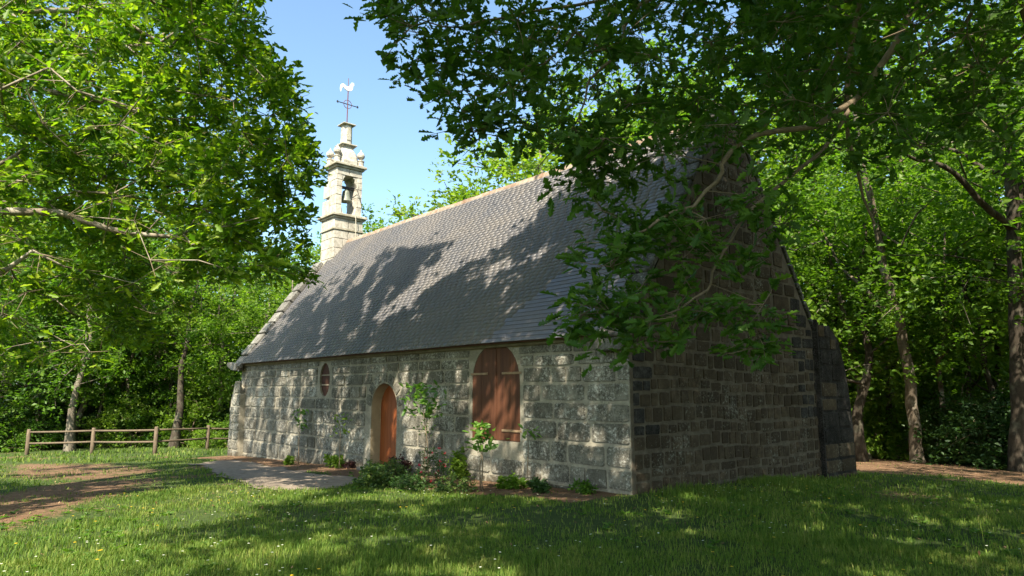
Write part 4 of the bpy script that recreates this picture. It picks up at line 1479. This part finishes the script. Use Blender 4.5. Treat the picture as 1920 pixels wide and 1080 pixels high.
forest([(-230, 31, 0, 12), (-60, 29, 1, 12), (60, 33, 2, 10.5), (150, 30, 0, 10.5), (250, 35, 4, 11), (340, 31, 1, 10), (430, 34, 2, 9.5), (500, 39, 0, 11.5), (555, 34, 2, 9.6), (610, 41, 4, 12), (180, 42, 3, 14), (380, 44, 3, 13), (-120, 40, 3, 14), (20, 46, 1, 14), (300, 50, 1, 15), (480, 52, 3, 14), (-150, 33, 1, 18), (30, 36, 3, 19.5), (170, 38, 1, 20), (310, 40, 3, 19)],
       'forest_tree', 'leafy @ tree in the wood beyond the pole fence', 'trees beyond the fence')
forest([(695, 46, 0, 15.6), (740, 50, 4, 17.0), (790, 52, 0, 16.8), (660, 56, 1, 17.0)], 'forest_tree', 'green tree top rising behind the ridge next to the bell tower', 'tree tops behind the ridge')
forest([(985, 30, 4, 13.6), (1055, 27, 2, 14.2), (1130, 30, 4, 14.8)], 'forest_tree', 'sunlit yellow green tree top rising above the middle of the ridge', 'yellow green tree tops above the ridge')
forest([(1250, 31, 1, 19), (1360, 34, 0, 20), (1150, 36, 1, 19), (1500, 38, 0, 21), (1720, 34, 3, 19), (1860, 38, 0, 21), (1360, 28, 0, 13), (1450, 31, 3, 19), (1510, 27, 0, 12.5), (1575, 33, 4, 18.5), (1610, 25, 2, 10), (1655, 38, 1, 21), (1745, 27, 0, 11.5), (1790, 36, 4, 20), (1850, 29, 2, 11.5), (1930, 33, 3, 20), (1985, 24, 0, 13), (2080, 27, 1, 14), (2160, 22, 4, 13), (1700, 48, 1, 15), (1560, 46, 3, 15), (1860, 46, 1, 16)],
       'forest_tree', 'leafy @ tree in the wood behind the gable', 'trees behind the gable')
# trees added to the east, mostly out of view, to shade lawn and wood
for x, y, k, H, rz in ((15.5, 2.0, 1, 13, 1.0), (16.5, -7.5, 4, 13.5, 2.2), (13.8, 8.5, 0, 12, .4), (12.5, 14.0, 3, 14, 2.0), (6.6, 11.0, 1, 14, 4.0), (3.6, 17.0, 0, 15, 5.0), (9.0, 17.5, 4, 15, 3.0)):
    h0 = (11.5, 13.0, 10.5, 14.0, 12.0)[k]; s = H / h0
    place_tree('forest_tree', PR[k], (x, y, float(gz(x, y))), rz, (s * 1.1, s * 1.1, s), 'tall tree added for shade east of the chapel lawn', 'tree', 'trees added for shade east of the lawn')


# two trees with bare trunks at the edge of the wood
def drawn_tree(name, label, lines, rads, clumps, crad, twigs, per, lsize, barkm, leafm, seed):
    rng = np.random.default_rng(seed)
    P0 = lines[0][0]
    base = P0.copy(); base[2] = float(gz(P0[0], P0[1]))
    o = tag(empty(name, base), label, 'tree')
    sk = Skel()
    for ln, (ra, rb) in zip(lines, rads):
        A = np.array(sk.p) if sk.p else None
        if A is None:
            par = sk.add(ln[0] - np.array([0, 0, .3]), -1, ra * 1.45)
        else:
            j = int(np.argmin(np.linalg.norm(A - ln[0], axis=1))); par = j
        m = len(ln) - 1
        for i in range(m):
            r = ra + (rb - ra) * (i + 1) / m
            if A is None and i == 0: par = sk.add(ln[0] + (ln[1] - ln[0]) * .15, par, ra * 1.12)
            par = sk.add((ln[i] + ln[i + 1]) / 2 + rng.normal(size=3) * .035, par, r * 1.03)
            par = sk.add(ln[i + 1], par, r)
    sk.reach(clumps, rng, lines[0][-1], .6, .13, 4)
    tm = sk.tubes(.008, 0, 9, 2.3, 9)
    mm = mesh_py('trunk', [np.array(v) - base for v in tm.v], tm.f, True); mm.materials.append(barkm); link('trunk', mm, o)
    P, X, Y, Z, s_, tips = sprays(clumps, crad, twigs, per, lsize, flat=.5, up=.6, rng=rng)
    link('crown', leaves_mesh('crown', P - base, X, Y, Z, s_, LEAF_FAR, leafm), o)
    return o


g1 = ground_at(1720, 868)
dp1 = float((g1 - CAM) @ FW)
T1 = [g1] + [at(u, v, dp1) for u, v in ((1716, 800), (1708, 720), (1692, 640), (1672, 565), (1655, 500), (1645, 430), (1630, 360), (1612, 280), (1600, 180), (1590, 60), (1585, -60))]
L1 = [at(u, v, dp1 + k) for u, v, k in ((1662, 590, 0), (1640, 560, .4), (1610, 530, .8), (1575, 500, 1.2), (1540, 430, 1.5))]
L2 = [at(u, v, dp1 + k) for u, v, k in ((1645, 430, 0), (1690, 460, -.6), (1720, 400, -1), (1760, 360, -1.4))]
drawn_tree('mottled_tree', 'slender leaning tree with pale mottled trunk beside the buttress', [T1, L1, L2], [(.20, .05), (.09, .03), (.05, .02)],
           np.concatenate([clump_cloud(60, [[(1480, -80), (1720, -80), (1740, 300), (1700, 420), (1560, 470), (1490, 300)]], dp1 - 2.5, dp1 + 3, 41, 4),
                           clump_cloud(26, [[(1560, 560), (1680, 480), (1840, 520), (1850, 660), (1700, 700), (1570, 660)]], dp1 - 2, dp1 + 2, 43, 2)]), .75, 9, 8, .17, MAT['bark_pale'], MAT['leaf_for'], 61)
g2 = ground_at(1908, 884)
dp2 = float((g2 - CAM) @ FW)
T2 = [g2] + [at(u, v, dp2) for u, v in ((1912, 780), (1908, 660), (1905, 540), (1900, 430), (1893, 330), (1888, 220), (1882, 110), (1890, 0), (1900, -120))]
L3 = [at(u, v, dp2 + k) for u, v, k in ((1900, 430, 0), (1862, 400, -.3), (1810, 345, -.7), (1770, 312, -1.0), (1720, 300, -1.3), (1690, 285, -1.5))]
L4 = [at(u, v, dp2 + k) for u, v, k in ((1893, 330, 0), (1850, 320, .3), (1800, 285, .7), (1745, 270, 1), (1690, 265, 1.3))]
L5 = [at(u, v, dp2 + k) for u, v, k in ((1888, 220, 0), (1850, 170, -.4), (1800, 155, -.8), (1760, 130, -1.2), (1735, 60, -1.5))]
L6 = [at(u, v, dp2 + k) for u, v, k in ((1900, 430, 0), (1925, 300, .3), (1930, 200, .5), (1925, 80, .7), (1915, -60, 1))]
drawn_tree('forked_tree', 'forked dark tree with long low limbs at the edge of the wood', [T2, L3, L4, L5, L6], [(.22, .10), (.11, .035), (.09, .03), (.08, .03), (.16, .08)],
           np.concatenate([clump_cloud(90, [[(1600, -150), (2150, -150), (2150, 300), (1900, 350), (1650, 330)]], dp2 - 3.5, dp2 + 3, 51, 4),
                           clump_cloud(18, [[(1760, 470), (1960, 440), (1960, 600), (1800, 640)]], dp2 - 2, dp2 + 2, 53, 2)]), .7, 9, 8, .16, MAT['bark_dark'], MAT['leaf_for'], 62)

# thin bare trunks standing in the wood, left and right
rngp = np.random.default_rng(77)
def pole_mesh(seed, H, r):
    rng = np.random.default_rng(seed)
    pts, rr = trunk_line(np.array([0, 0, -.3]), np.array([rng.normal() * .5, rng.normal() * .5, H]), 9, .07, rng, r, r * .35)
    mb = MB().tube(pts, rr, 7, True)
    for q in range(5):
        i = 3 + q % 6; a = rng.uniform(0, 6.28); L = rng.uniform(.5, 1.4)
        p0 = pts[i]; d = np.array([math.cos(a), math.sin(a), rng.uniform(.2, .9)])
        mb.tube([p0, p0 + d * L * .5 + rng.normal(size=3) * .05, p0 + d * L + np.array([0, 0, .15])], [rr[i] * .45, rr[i] * .3, rr[i] * .12], 5, False)
    me = mesh_py('trunk', mb.v, mb.f, True); return me
rngc = np.random.default_rng(5)
POLES = []
for q in range(4):
    tme = pole_mesh(200 + q, 7.5, .10 + .02 * q); tme.materials.append(MAT['bark_pale'] if q % 2 == 0 else MAT['bark_dark'])
    C = np.stack([rngc.normal(size=56) * 1.2, rngc.normal(size=56) * 1.2, rngc.uniform(2.3, 8.2, 56)], -1)
    P, X, Y, Z, s_, tips = sprays(C, .7, 8, 7, .18, rng=rngc)
    POLES.append((tme, leaves_mesh('crown', P, X, Y, Z, s_, LEAF_FAR, MAT['leaf_for'])))
for u, dpt, k in ((95, 27.5, 1), (135, 29, 0), (150, 28, 2), (178, 30, 0), (195, 28.6, 0), (230, 30, 2), (250, 29, 0), (285, 31, 1), (325, 29.5, 3), (370, 31, 2), (398, 30, 1), (425, 32, 3), (15, 27, 3)):
    place_tree('slim_tree', POLES[k], spot(u, dpt + 4.5), rngp.uniform(0, 6.28), rngp.uniform(.85, 1.15), 'slim %s tree just beyond the pole fence' % ('pale stemmed', 'dark stemmed', 'thicker pale stemmed', 'thicker dark stemmed')[k], 'tree', 'slim trees beyond the fence', (rngp.uniform(-.09, .09), rngp.uniform(-.09, .09)))
for u, dpt, k in ((1600, 23.5, 3), (1642, 26, 1), (1668, 29, 2), (1745, 23.5, 0), (1790, 25, 1), (1822, 27, 2), (1865, 24.5, 3), (1575, 28, 1), (1880, 22, 1)):
    place_tree('slim_tree', POLES[k], spot(u, dpt), rngp.uniform(0, 6.28), rngp.uniform(.85, 1.15), 'slim %s tree in the wood behind the buttress' % ('pale stemmed', 'dark stemmed', 'thicker pale stemmed', 'thicker dark stemmed')[k], 'tree', 'slim trees behind the buttress', (rngp.uniform(-.08, .08), rngp.uniform(-.08, .08)))


# bushes of the understorey
def proto_bush(seed, R, H, n, lsize, mat, crad=.42):
    rng = np.random.default_rng(seed)
    C = []
    while len(C) < n:
        d = rng.normal(size=3); d /= np.linalg.norm(d); d[2] = abs(d[2])
        C.append(np.array([d[0] * R, d[1] * R, .15 + d[2] * H]) * rng.uniform(.35, 1) ** .5)
    C = np.array(C)
    sk = Skel()
    for q in range(4):
        sk.line([(rng.normal() * .12, rng.normal() * .12, -.1), (rng.normal() * .2, rng.normal() * .2, H * .25)], -1, (.03, .022))
    sk.reach(C, rng, np.array([0, 0, .2]), .4, .12)
    tm = sk.tubes(.004, 0, 9, 2.2, 5)
    sme = mesh_py('stems', tm.v, tm.f, True); sme.materials.append(MAT['twig'])
    P, X, Y, Z, s_, tips = sprays(C, crad, 7, 7, lsize, flat=.6, up=.6, rng=rng)
    P[:, 2] = np.maximum(P[:, 2], .05)
    return sme, leaves_mesh('foliage', P, X, Y, Z, s_, LEAF_FAR, mat)


BU = [proto_bush(301, 1.3, 2.0, 55, .13, MAT['leaf_for']), proto_bush(302, 1.5, 1.6, 60, .13, MAT['leaf_dark']), proto_bush(303, 1.2, 2.6, 60, .13, MAT['leaf_lime']), proto_bush(304, 1.7, 2.4, 70, .14, MAT['leaf_dark'])]
def bushes(lst, label, group):
    for u, dpt, k, s in lst:
        if u < 700: dpt += 3.0
        o = empty('bush', spot(u, dpt), rngp.uniform(0, 6.28)); o.scale = (s, s, s * rngp.uniform(.85, 1.15))
        link('stems', BU[k][0], o); link('foliage', BU[k][1], o)
        tag(o, label.replace('@', ('mid green', 'low dark green', 'tall yellow green', 'broad dark green')[k]), 'bush', group)
bushes([(-150, 28, 3, 1.3), (-60, 27, 1, 1.2), (20, 27.5, 0, 1.2), (70, 29, 3, 1.2), (120, 32, 1, 1.3), (165, 31.5, 3, 1.2), (215, 30, 2, .8), (250, 33, 1, 1.4), (300, 32, 3, 1.3), (335, 30.5, 0, .8), (370, 33, 0, 1.2), (415, 31, 2, 1.0), (440, 33, 3, 1.3), (470, 36, 0, 1.4), (400, 28, 0, .55), (520, 36, 2, 1.5), (90, 28, 0, .8), (140, 33, 0, 1.4), (195, 32, 2, 1.1), (270, 30, 0, .9), (320, 34, 2, 1.3), (385, 31, 0, 1.0), (45, 31, 2, 1.2), (230, 36, 0, 1.6), (440, 29, 0, .7), (350, 36, 3, 1.7), (180, 36, 3, 1.7), (100, 36, 0, 1.8), (290, 38, 3, 1.8)] + [(20 + 47 * q, 29.6 + (q * 7 % 5) * .5, (2, 0, 0, 2, 1)[q % 5], 1.0 + .12 * (q * 3 % 5)) for q in range(10)],
       '@ bush in the undergrowth beyond the pole fence', 'bushes beyond the fence')
bushes([(1530, 26, 0, 1.3), (1570, 27, 2, 1.3), (1610, 26, 0, 1.2), (1650, 28, 2, 1.4), (1690, 25, 0, 1.0), (1735, 27, 2, 1.3), (1770, 24, 0, 1.0), (1800, 22, 1, 1.1), (1840, 21, 3, 1.0), (1880, 21.5, 1, 1.2), (1915, 20.5, 3, 1.1), (1950, 21, 1, 1.2), (1860, 26, 2, 1.5), (1800, 29, 0, 1.5), (1920, 27, 0, 1.5), (1700, 33, 3, 1.6), (1600, 34, 3, 1.6), (1780, 23, 3, .9), (2020, 22, 3, 1.3)],
       '@ bush in the undergrowth behind the gable', 'bushes behind the gable')

# many-stemmed sapling right of the mottled trunk
g3 = ground_at(1768, 866); d3 = float((g3 - CAM) @ FW)
ms = tag(empty('hazel_clump', g3), 'bare pale stems forking from the ground beside the mottled trunk', 'sapling')
for ln in ([(1768, 866), (1782, 820), (1800, 760), (1806, 720), (1820, 680)], [(1790, 800), (1782, 765), (1768, 738)], [(1760, 866), (1752, 820), (1735, 770)], [(1772, 866), (1776, 830), (1770, 790)], [(1755, 866), (1738, 835), (1722, 800)]):
    P = [at(u, v, d3) - g3 for u, v in ln]
    MB().tube(P, list(np.linspace(.035, .014, len(P))), 6, True).build('stem', MAT['bark_pale'], ms, True)

# the far wood closing the view: reads as one mass
def far_wood():
    rng = np.random.default_rng(91)
    n = 46000
    a = rng.uniform(-.78, .80, n); d = rng.uniform(56, 82, n)
    dirs = np.cos(a)[:, None] * F0 + np.sin(a)[:, None] * RT
    P = CAM + dirs * d[:, None]
    hmax = 9.5 + 3.5 * vnoise(a * 14, d * .08, 4) - 3.0 * sstep(np.abs(a + .12), .0, .5) * 0
    P[:, 2] = -1.5 + hmax * rng.random(n) ** .8
    X, Y, Z = leaf_frames(n, rng.normal(size=(n, 3)), .5, rng)
    tag(link('far_wood', leaves_mesh('far_wood', P, X, Y, Z, rng.uniform(.5, .95, n), LEAF_FAR, MAT['leaf_for'])), 'dense green wood closing the view all round', 'wood', None, 'stuff')
far_wood()

# ------------------------------------------------------------------ pole fence
fz = [ground_at(u, v) for u, v in ((50, 853), (172, 851), (290, 851), (388, 844))]
# keep the posts on one line
p_first, p_last = fz[0].copy(), fz[-1].copy()
fence = tag(empty('pole_fence', fz[0]), 'weathered wooden fence of round poles between stout posts', 'fence')
step = (fz[3] - fz[0]) / 3
allp = fz + [fz[3] + (fz[3] - fz[2]) * .95]
for i, p in enumerate(allp):
    p[2] = float(gz(p[0], p[1]))
    h = 1.0
    MB().lathe([(.072, -.3), (.076, .3), (.072, h - .03), (.060, h)], tuple(p - fz[0]), 10).build('post', MAT['fence'], fence, True)
for a, b in zip(allp, allp[1:]):
    for hh in (.87, .46):
        A = a + np.array([0, 0, hh + random.uniform(-.02, .02)]) - fz[0]; B = b + np.array([0, 0, hh + random.uniform(-.02, .02)]) - fz[0]
        mids = [A + (B - A) * t + np.array([0, 0, -.012 * math.sin(PI * t)]) for t in (0, .33, .66, 1)]
        MB().tube(mids, .038, 8).build('rail', MAT['fence'], fence, True)

# ------------------------------------------------------------------ flower bed
def sapling(u, v, h, leaf0, leaf1, nl, lsize, label, spread=.14, stems=1, lean=0.0, seed=1, mat='leaf_glossy'):
    rng = np.random.default_rng(seed)
    g = bed_at(u, v)
    o = tag(empty('sapling', g), label, 'sapling')
    tops = []
    for k in range(stems):
        off = np.array([(k - (stems - 1) / 2) * .05, 0, 0])
        pts = [off + np.array([lean * t * t + rng.normal() * .01, rng.normal() * .01, h * t - .05]) for t in np.linspace(0, 1, 6)]
        MB().tube(pts, list(np.linspace(.013, .005, 6)), 6, True).build('stem', MAT['twig'], o, True)
        tops.append(pts)
    hs = rng.uniform(leaf0, leaf1, nl) ** .9
    P = np.stack([lean * (hs / h) ** 2 + rng.normal(size=nl) * spread * .5, rng.normal(size=nl) * spread * .5, hs], -1)
    ax = rng.normal(size=(nl, 3)); ax[:, 2] = np.abs(ax[:, 2]) * .6 + .1
    X, Y, Z = leaf_frames(nl, ax, .6, rng)
    link('foliage', leaves_mesh('foliage', P, X, Y, Z, lsize * rng.uniform(.7, 1.2, nl), LEAF_OVAL, MAT[mat]), o)
    return o
sapling(803, 905, 1.95, 1.25, 2.0, 130, .17, 'tall sapling with bright glossy leaves right of the orange door', .40, 1, -.38, 71)
sapling(795, 900, 1.45, .85, 1.25, 60, .07, 'thin sapling with small dark leaves against the sunlit wall', .2, 1, .08, 76)
sapling(903, 921, 1.10, .60, 1.15, 85, .16, 'young plant with large green leaves on two bare stems below the shutters', .2, 2, -.03, 72)
sapling(990, 912, 1.0, .80, 1.02, 14, .13, 'spindly sapling with few leaves right of the shutters', .34, 1, .02, 73)
sapling(560, 858, 1.25, .85, 1.5, 45, .15, 'sapling with a green leafy head below the oval window', .3, 1, -.1, 74)
sapling(636, 872, 1.25, .75, 1.35, 40, .12, 'slim sapling between the oval window and the door', .26, 1, -.05, 75, 'leaf_lime')


def bed_shrub(name, u, v, R, H, n, lsize, mat, label, seed, half=LEAF_FAR, flowers=0, crad=.14):
    rng = np.random.default_rng(seed)
    g = bed_at(u, v, -R * .75 - .03)
    g[2] = float(gz(g[0], g[1]))
    o = tag(empty(name, g), label, 'shrub')
    C = []
    while len(C) < n:
        d = rng.normal(size=3); d /= np.linalg.norm(d); d[2] = abs(d[2])
        C.append(np.array([d[0] * R, d[1] * R * .8, .04 + d[2] * H]) * rng.uniform(.3, 1) ** .5)
    C = np.array(C)
    sk = Skel(); sk.line([(0, 0, -.05), (0, 0, H * .15)], -1, (.018, .014)); sk.reach(C, rng, np.zeros(3), .2, .12)
    tm = sk.tubes(.0022, 0, 9, 2.2, 4)
    link('stems', mesh_py('stems', tm.v, tm.f, True), o, MAT['twig'])
    P, X, Y, Z, s_, tips = sprays(C, crad, 6, 7, lsize, flat=.8, up=.45, rng=rng)
    P[:, 2] = np.maximum(P[:, 2], .03)
    link('foliage', leaves_mesh('foliage', P, X, Y, Z, s_, half, MAT[mat]), o)
    for k in range(flowers):
        c = C[int(rng.integers(len(C)))] * 1.08 + np.array([0, -.03, .02])
        nl = 9
        ax = rng.normal(size=(nl, 3)); ax[:, 2] = np.abs(ax[:, 2])
        X, Y, Z = leaf_frames(nl, ax, .4, rng)
        link('flower', leaves_mesh('flower', np.repeat(c[None], nl, 0), X, Y, Z, np.full(nl, .05), LEAF_OVAL, MAT['petal_pink']), o)
    return o
bed_shrub('shrub', 722, 902, .50, .44, 48, .05, 'leaf_needle', 'low feathery green shrub beside the end of the path', 81)
bed_shrub('shrub', 700, 912, .42, .35, 40, .07, 'leaf_needle', 'small rounded green shrub at the corner of the flower bed', 82)
bed_shrub('shrub', 752, 893, .28, .38, 30, .06, 'leaf_purple', 'dark purple leaved shrub in the flower bed', 83)
bed_shrub('rose_bush', 812, 905, .45, .66, 40, .042, 'leaf_dark', 'rose bush with pink flowers in the bed below the wall', 84, LEAF_OVAL, 16)
bed_shrub('shrub', 770, 918, .40, .22, 26, .055, 'leaf_dark', 'low dark green ground shrub at the front of the rose bush', 85)
bed_shrub('shrub', 850, 922, .42, .22, 26, .055, 'leaf_needle', 'spreading low green plant left of the two stemmed sapling', 86)
bed_shrub('shrub', 862, 895, .16, .62, 22, .08, 'leaf_lime', 'upright yellow green plant against the wall left of the shutters', 87, LEAF_OVAL)
bed_shrub('shrub', 1010, 922, .20, .14, 14, .08, 'leaf_dark', 'small clump of dark leaves on the soil right of the shutters', 88, LEAF_OVAL, 0, .1)
bed_shrub('shrub', 960, 915, .24, .16, 16, .08, 'leaf_for', 'small green weed on the soil below the shutters', 89, LEAF_OVAL, 0, .1)
bed_shrub('shrub', 1090, 925, .16, .14, 12, .07, 'leaf_for', 'tiny green weed at the foot of the bare wall', 90, LEAF_OVAL, 0, .1)
bed_shrub('shrub', 628, 862, .26, .22, 14, .12, 'leaf_lime', 'low bright leafed plant on the needles by the path', 91, LEAF_OVAL, 0, .12)
bed_shrub('shrub', 655, 876, .16, .14, 16, .05, 'leaf_purple', 'small dark cushion plant beside the door step', 92, LEAF_OVAL, 0, .08)
bed_shrub('shrub', 541, 872, .10, .14, 8, .10, 'leaf_lime', 'single tuft of pale leaves beside the paving', 93, LEAF_OVAL, 0, .06)
for u, v in ((1095, 907), (985, 905)):
    g = ground_at(u, v); g[1] = min(g[1], -.12)
    st = tag(empty('field_stone', (g[0], g[1], float(gz(g[0], g[1])))), 'pale fieldstone lying in the soil at the wall foot', 'stone', 'fieldstones at the wall foot')
    r_ = np.random.default_rng(int(u)); mb = MB().lathe([(.10, -.04), (.16, .02), (.14, .08), (.07, .12)], (0, 0, 0), 8); mb.v = [tuple(np.array(v_) * r_.uniform(.85, 1.15, 3)) for v_ in mb.v]
    mb.build('rock', MAT['stone_cop'], st)


# ------------------------------------------------------------------ grass
def build_grass():
    rng = np.random.default_rng(33)
    def scatter(n, d0, d1, amin=-.72, amax=.72):
        a = rng.uniform(amin, amax, n); d = np.sqrt(rng.uniform(d0 ** 2, d1 ** 2, n))
        P = CAM[:2] + (np.cos(a) * d)[:, None] * F0[:2] + (np.sin(a) * d)[:, None] * RT[:2]
        return P
    sets = [(130000, 3.4, 8.5, .03, .078, .0030), (110000, 8.0, 15, .035, .085, .0046), (60000, 14, 26, .04, .09, .0085), (16000, 24, 34, .06, .15, .015)]
    allV = []; allL = []; off = 0
    for n, d0, d1, h0, h1, w in sets:
        P = scatter(n, d0, d1)
        x, y = P[:, 0], P[:, 1]
        inside = (x > XW - .4) & (x < .02) & (y > -.12) & (y < WID + .1)
        inside |= (x > -.9) & (x < .16) & (y > 6.4) & (y < 8.1)
        dm = dirt(x, y) + .9 * (fbm(x * 9 % 997, y * 9 % 997, 2, 2) - .5) * .6
        patch = fbm(x * .9, y * .9, 55, 3)
        keep = ~inside & (rng.random(n) < np.clip(1.25 - 1.9 * dm, .02, 1)) & ~inpoly(x + .30 * (fbm(x * 2., y * 2., 12, 2) - .2), y + .30 * (fbm(x * 2., y * 2., 13, 2) - .75), PATH_XY)
        keep &= rng.random(n) < .12 + 1.5 * sstep(patch, .22, .62)
        P = P[keep]; patch = patch[keep]; dmk = dm[keep]; m = len(P)
        zb = gz(P[:, 0], P[:, 1]) - .008
        tall = 1 + .55 * sstep(patch, .5, .75) + .9 * (rng.random(m) < .012)
        near_wall = np.exp(-np.clip(P[:, 0], 0, 9) / .5) * (P[:, 1] > .3) * (P[:, 1] < 6.5) * (P[:, 0] > 0)
        h = rng.uniform(h0, h1, m) * tall * (1 - .45 * np.clip(dmk, 0, 1)) * (1 + .8 * near_wall)
        az = rng.uniform(0, 2 * PI, m); lean = rng.uniform(.1, .75, m)
        side = np.stack([-np.sin(az), np.cos(az), np.zeros(m)], -1) * (w * rng.uniform(.7, 1.4, m))[:, None]
        B = np.stack([P[:, 0], P[:, 1], zb], -1)
        fwd = np.stack([np.cos(az), np.sin(az), np.zeros(m)], -1)
        Mi = B + fwd * (h * lean * .3)[:, None] + np.array([0, 0, 1.]) * (h * .6)[:, None]
        Tp = B + fwd * (h * lean)[:, None] + np.array([0, 0, 1.]) * (h * (1 - .25 * lean))[:, None]
        V = np.stack([B - side, B + side, Mi + side * .75, Mi - side * .75, Tp], 1)
        allV.append(V.reshape(-1, 3))
        allL.append((np.arange(m)[:, None] * 5 + np.array([0, 1, 2, 3, 3, 2, 4])[None] + off).ravel())
        off += m * 5
    nb_ = off // 5
    me = mesh_np('grass', np.concatenate(allV), np.tile([4, 3], nb_), np.concatenate(allL))
    tag(link('grass', me, None, MAT['grass']), 'short green meadow grass covering the lawn', 'grass', None, 'stuff')
    print('grass blades', nb_)
    # small flowers
    for nm, num, mat, size, lab, hh in (('daisies', 300, 'petal_white', .013, 'tiny white daisies scattered through the lawn', .10), ('buttercups', 110, 'petal_yellow', .016, 'small yellow buttercups scattered through the lawn', .15)):
        P = scatter(num * 4, 4.2, 15, -.68, .68)
        x, y = P[:, 0], P[:, 1]
        cl = fbm(x * .7, y * .7, 71 if nm == 'daisies' else 75, 3)
        ok = ~((x > XW) & (x < .1) & (y > -1.2)) & (cl > .5) & (dirt(x, y) < .4)
        P = P[ok][:num]; m = len(P)
        C = np.stack([P[:, 0], P[:, 1], gz(P[:, 0], P[:, 1]) + hh * rng.uniform(.6, 1.2, m)], -1)
        k = 6
        a = np.tile(np.linspace(0, 2 * PI, k, endpoint=False), m) + np.repeat(rng.uniform(0, 1, m), k)
        X = np.stack([np.cos(a), np.sin(a), np.full(m * k, .25)], -1)
        Y = np.stack([-np.sin(a), np.cos(a), np.zeros(m * k)], -1)
        Z = np.cross(X, Y)
        lm = leaves_mesh(nm, np.repeat(C, k, 0), X, Y, Z, np.full(m * k, size), [(0, 0), (.6, .45), (1, 0)], MAT[mat])
        tag(link(nm, lm), lab, 'flowers', None, 'stuff')


build_grass()


def broadleaf_weeds():
    rng = np.random.default_rng(45)
    a = rng.uniform(-.70, .70, 900); d = np.sqrt(rng.uniform(4.0 ** 2, 14 ** 2, 900))
    Q = CAM[:2] + (np.cos(a) * d)[:, None] * F0[:2] + (np.sin(a) * d)[:, None] * RT[:2]
    ok = ~((Q[:, 0] > XW) & (Q[:, 0] < .2) & (Q[:, 1] > -1.3)) & (fbm(Q[:, 0] * .6, Q[:, 1] * .6, 83, 3) > .47) & ~inpoly(Q[:, 0], Q[:, 1], PATH_XY)
    Q = Q[ok]; m = len(Q); k = 7
    C = np.stack([Q[:, 0], Q[:, 1], gz(Q[:, 0], Q[:, 1]) + .01], -1)
    an = np.tile(np.linspace(0, 2 * PI, k, endpoint=False), m) + rng.uniform(0, .9, m * k)
    ax = np.stack([np.cos(an), np.sin(an), rng.uniform(.25, 1.1, m * k)], -1)
    X, Y, Z = leaf_frames(m * k, ax, .85, rng)
    me = leaves_mesh('broadleaf_weeds', np.repeat(C, k, 0), X, Y, Z, np.repeat(rng.uniform(.04, .085, m), k) * rng.uniform(.7, 1.2, m * k), LEAF_OVAL, MAT['leaf_near'], .4, .35)
    tag(link('broadleaf_weeds', me), 'low broad leaved weeds scattered through the lawn', 'weeds', None, 'stuff')
    # dead leaves and needles on the bare ground
    n = 9000
    a = rng.uniform(-.70, .70, n); d = np.sqrt(rng.uniform(4.5 ** 2, 25 ** 2, n))
    Q = CAM[:2] + (np.cos(a) * d)[:, None] * F0[:2] + (np.sin(a) * d)[:, None] * RT[:2]
    ok = ~((Q[:, 0] > XW) & (Q[:, 0] < .1) & (Q[:, 1] > -.1) & (Q[:, 1] < 8)) & (rng.random(n) < dirt(Q[:, 0], Q[:, 1]) * 1.2 + .04)
    Q = Q[ok]; m = len(Q)
    C = np.stack([Q[:, 0], Q[:, 1], gz(Q[:, 0], Q[:, 1]) + .014], -1)
    X, Y, Z = leaf_frames(m, rng.normal(size=(m, 3)) * np.array([1, 1, .2]), .85, rng)
    tag(link('leaf_litter', leaves_mesh('leaf_litter', C, X, Y, Z, rng.uniform(.025, .06, m), LEAF_MID, MAT['litter'], .3, -.2)), 'dry brown leaf litter scattered over the bare soil', 'leaf litter', None, 'stuff')


broadleaf_weeds()
# tall seeding stems near the camera
rs_ = np.random.default_rng(8)
for u, v in ((1600, 1078), (1565, 1075), (1690, 1070), (1400, 985), (1640, 1060), (1720, 1075), (1850, 1060), (1560, 1000), (1795, 1040), (1905, 1075), (1500, 1070), (565, 1062)):
    g = ground_at(u, v)
    t = tag(empty('grass_stalk', g), 'tall thin grass stalk standing above the shaded lawn', 'grass stalk', 'tall grass stalks on the lawn')
    h = rs_.uniform(.28, .48); lx, ly = rs_.normal(size=2) * .09
    pts = [np.array([lx * q * q, ly * q * q, h * q - .01]) for q in np.linspace(0, 1, 6)]
    MB().tube(pts, [.0022, .002, .002, .0018, .0016, .001], 4, False).build('stalk', MAT['grass'], t)
    MB().lathe([(.001, -.055), (.006, -.03), (.006, 0), (.001, .03)], tuple(pts[-1]), 6).build('seed_head', MAT['grass'], t)
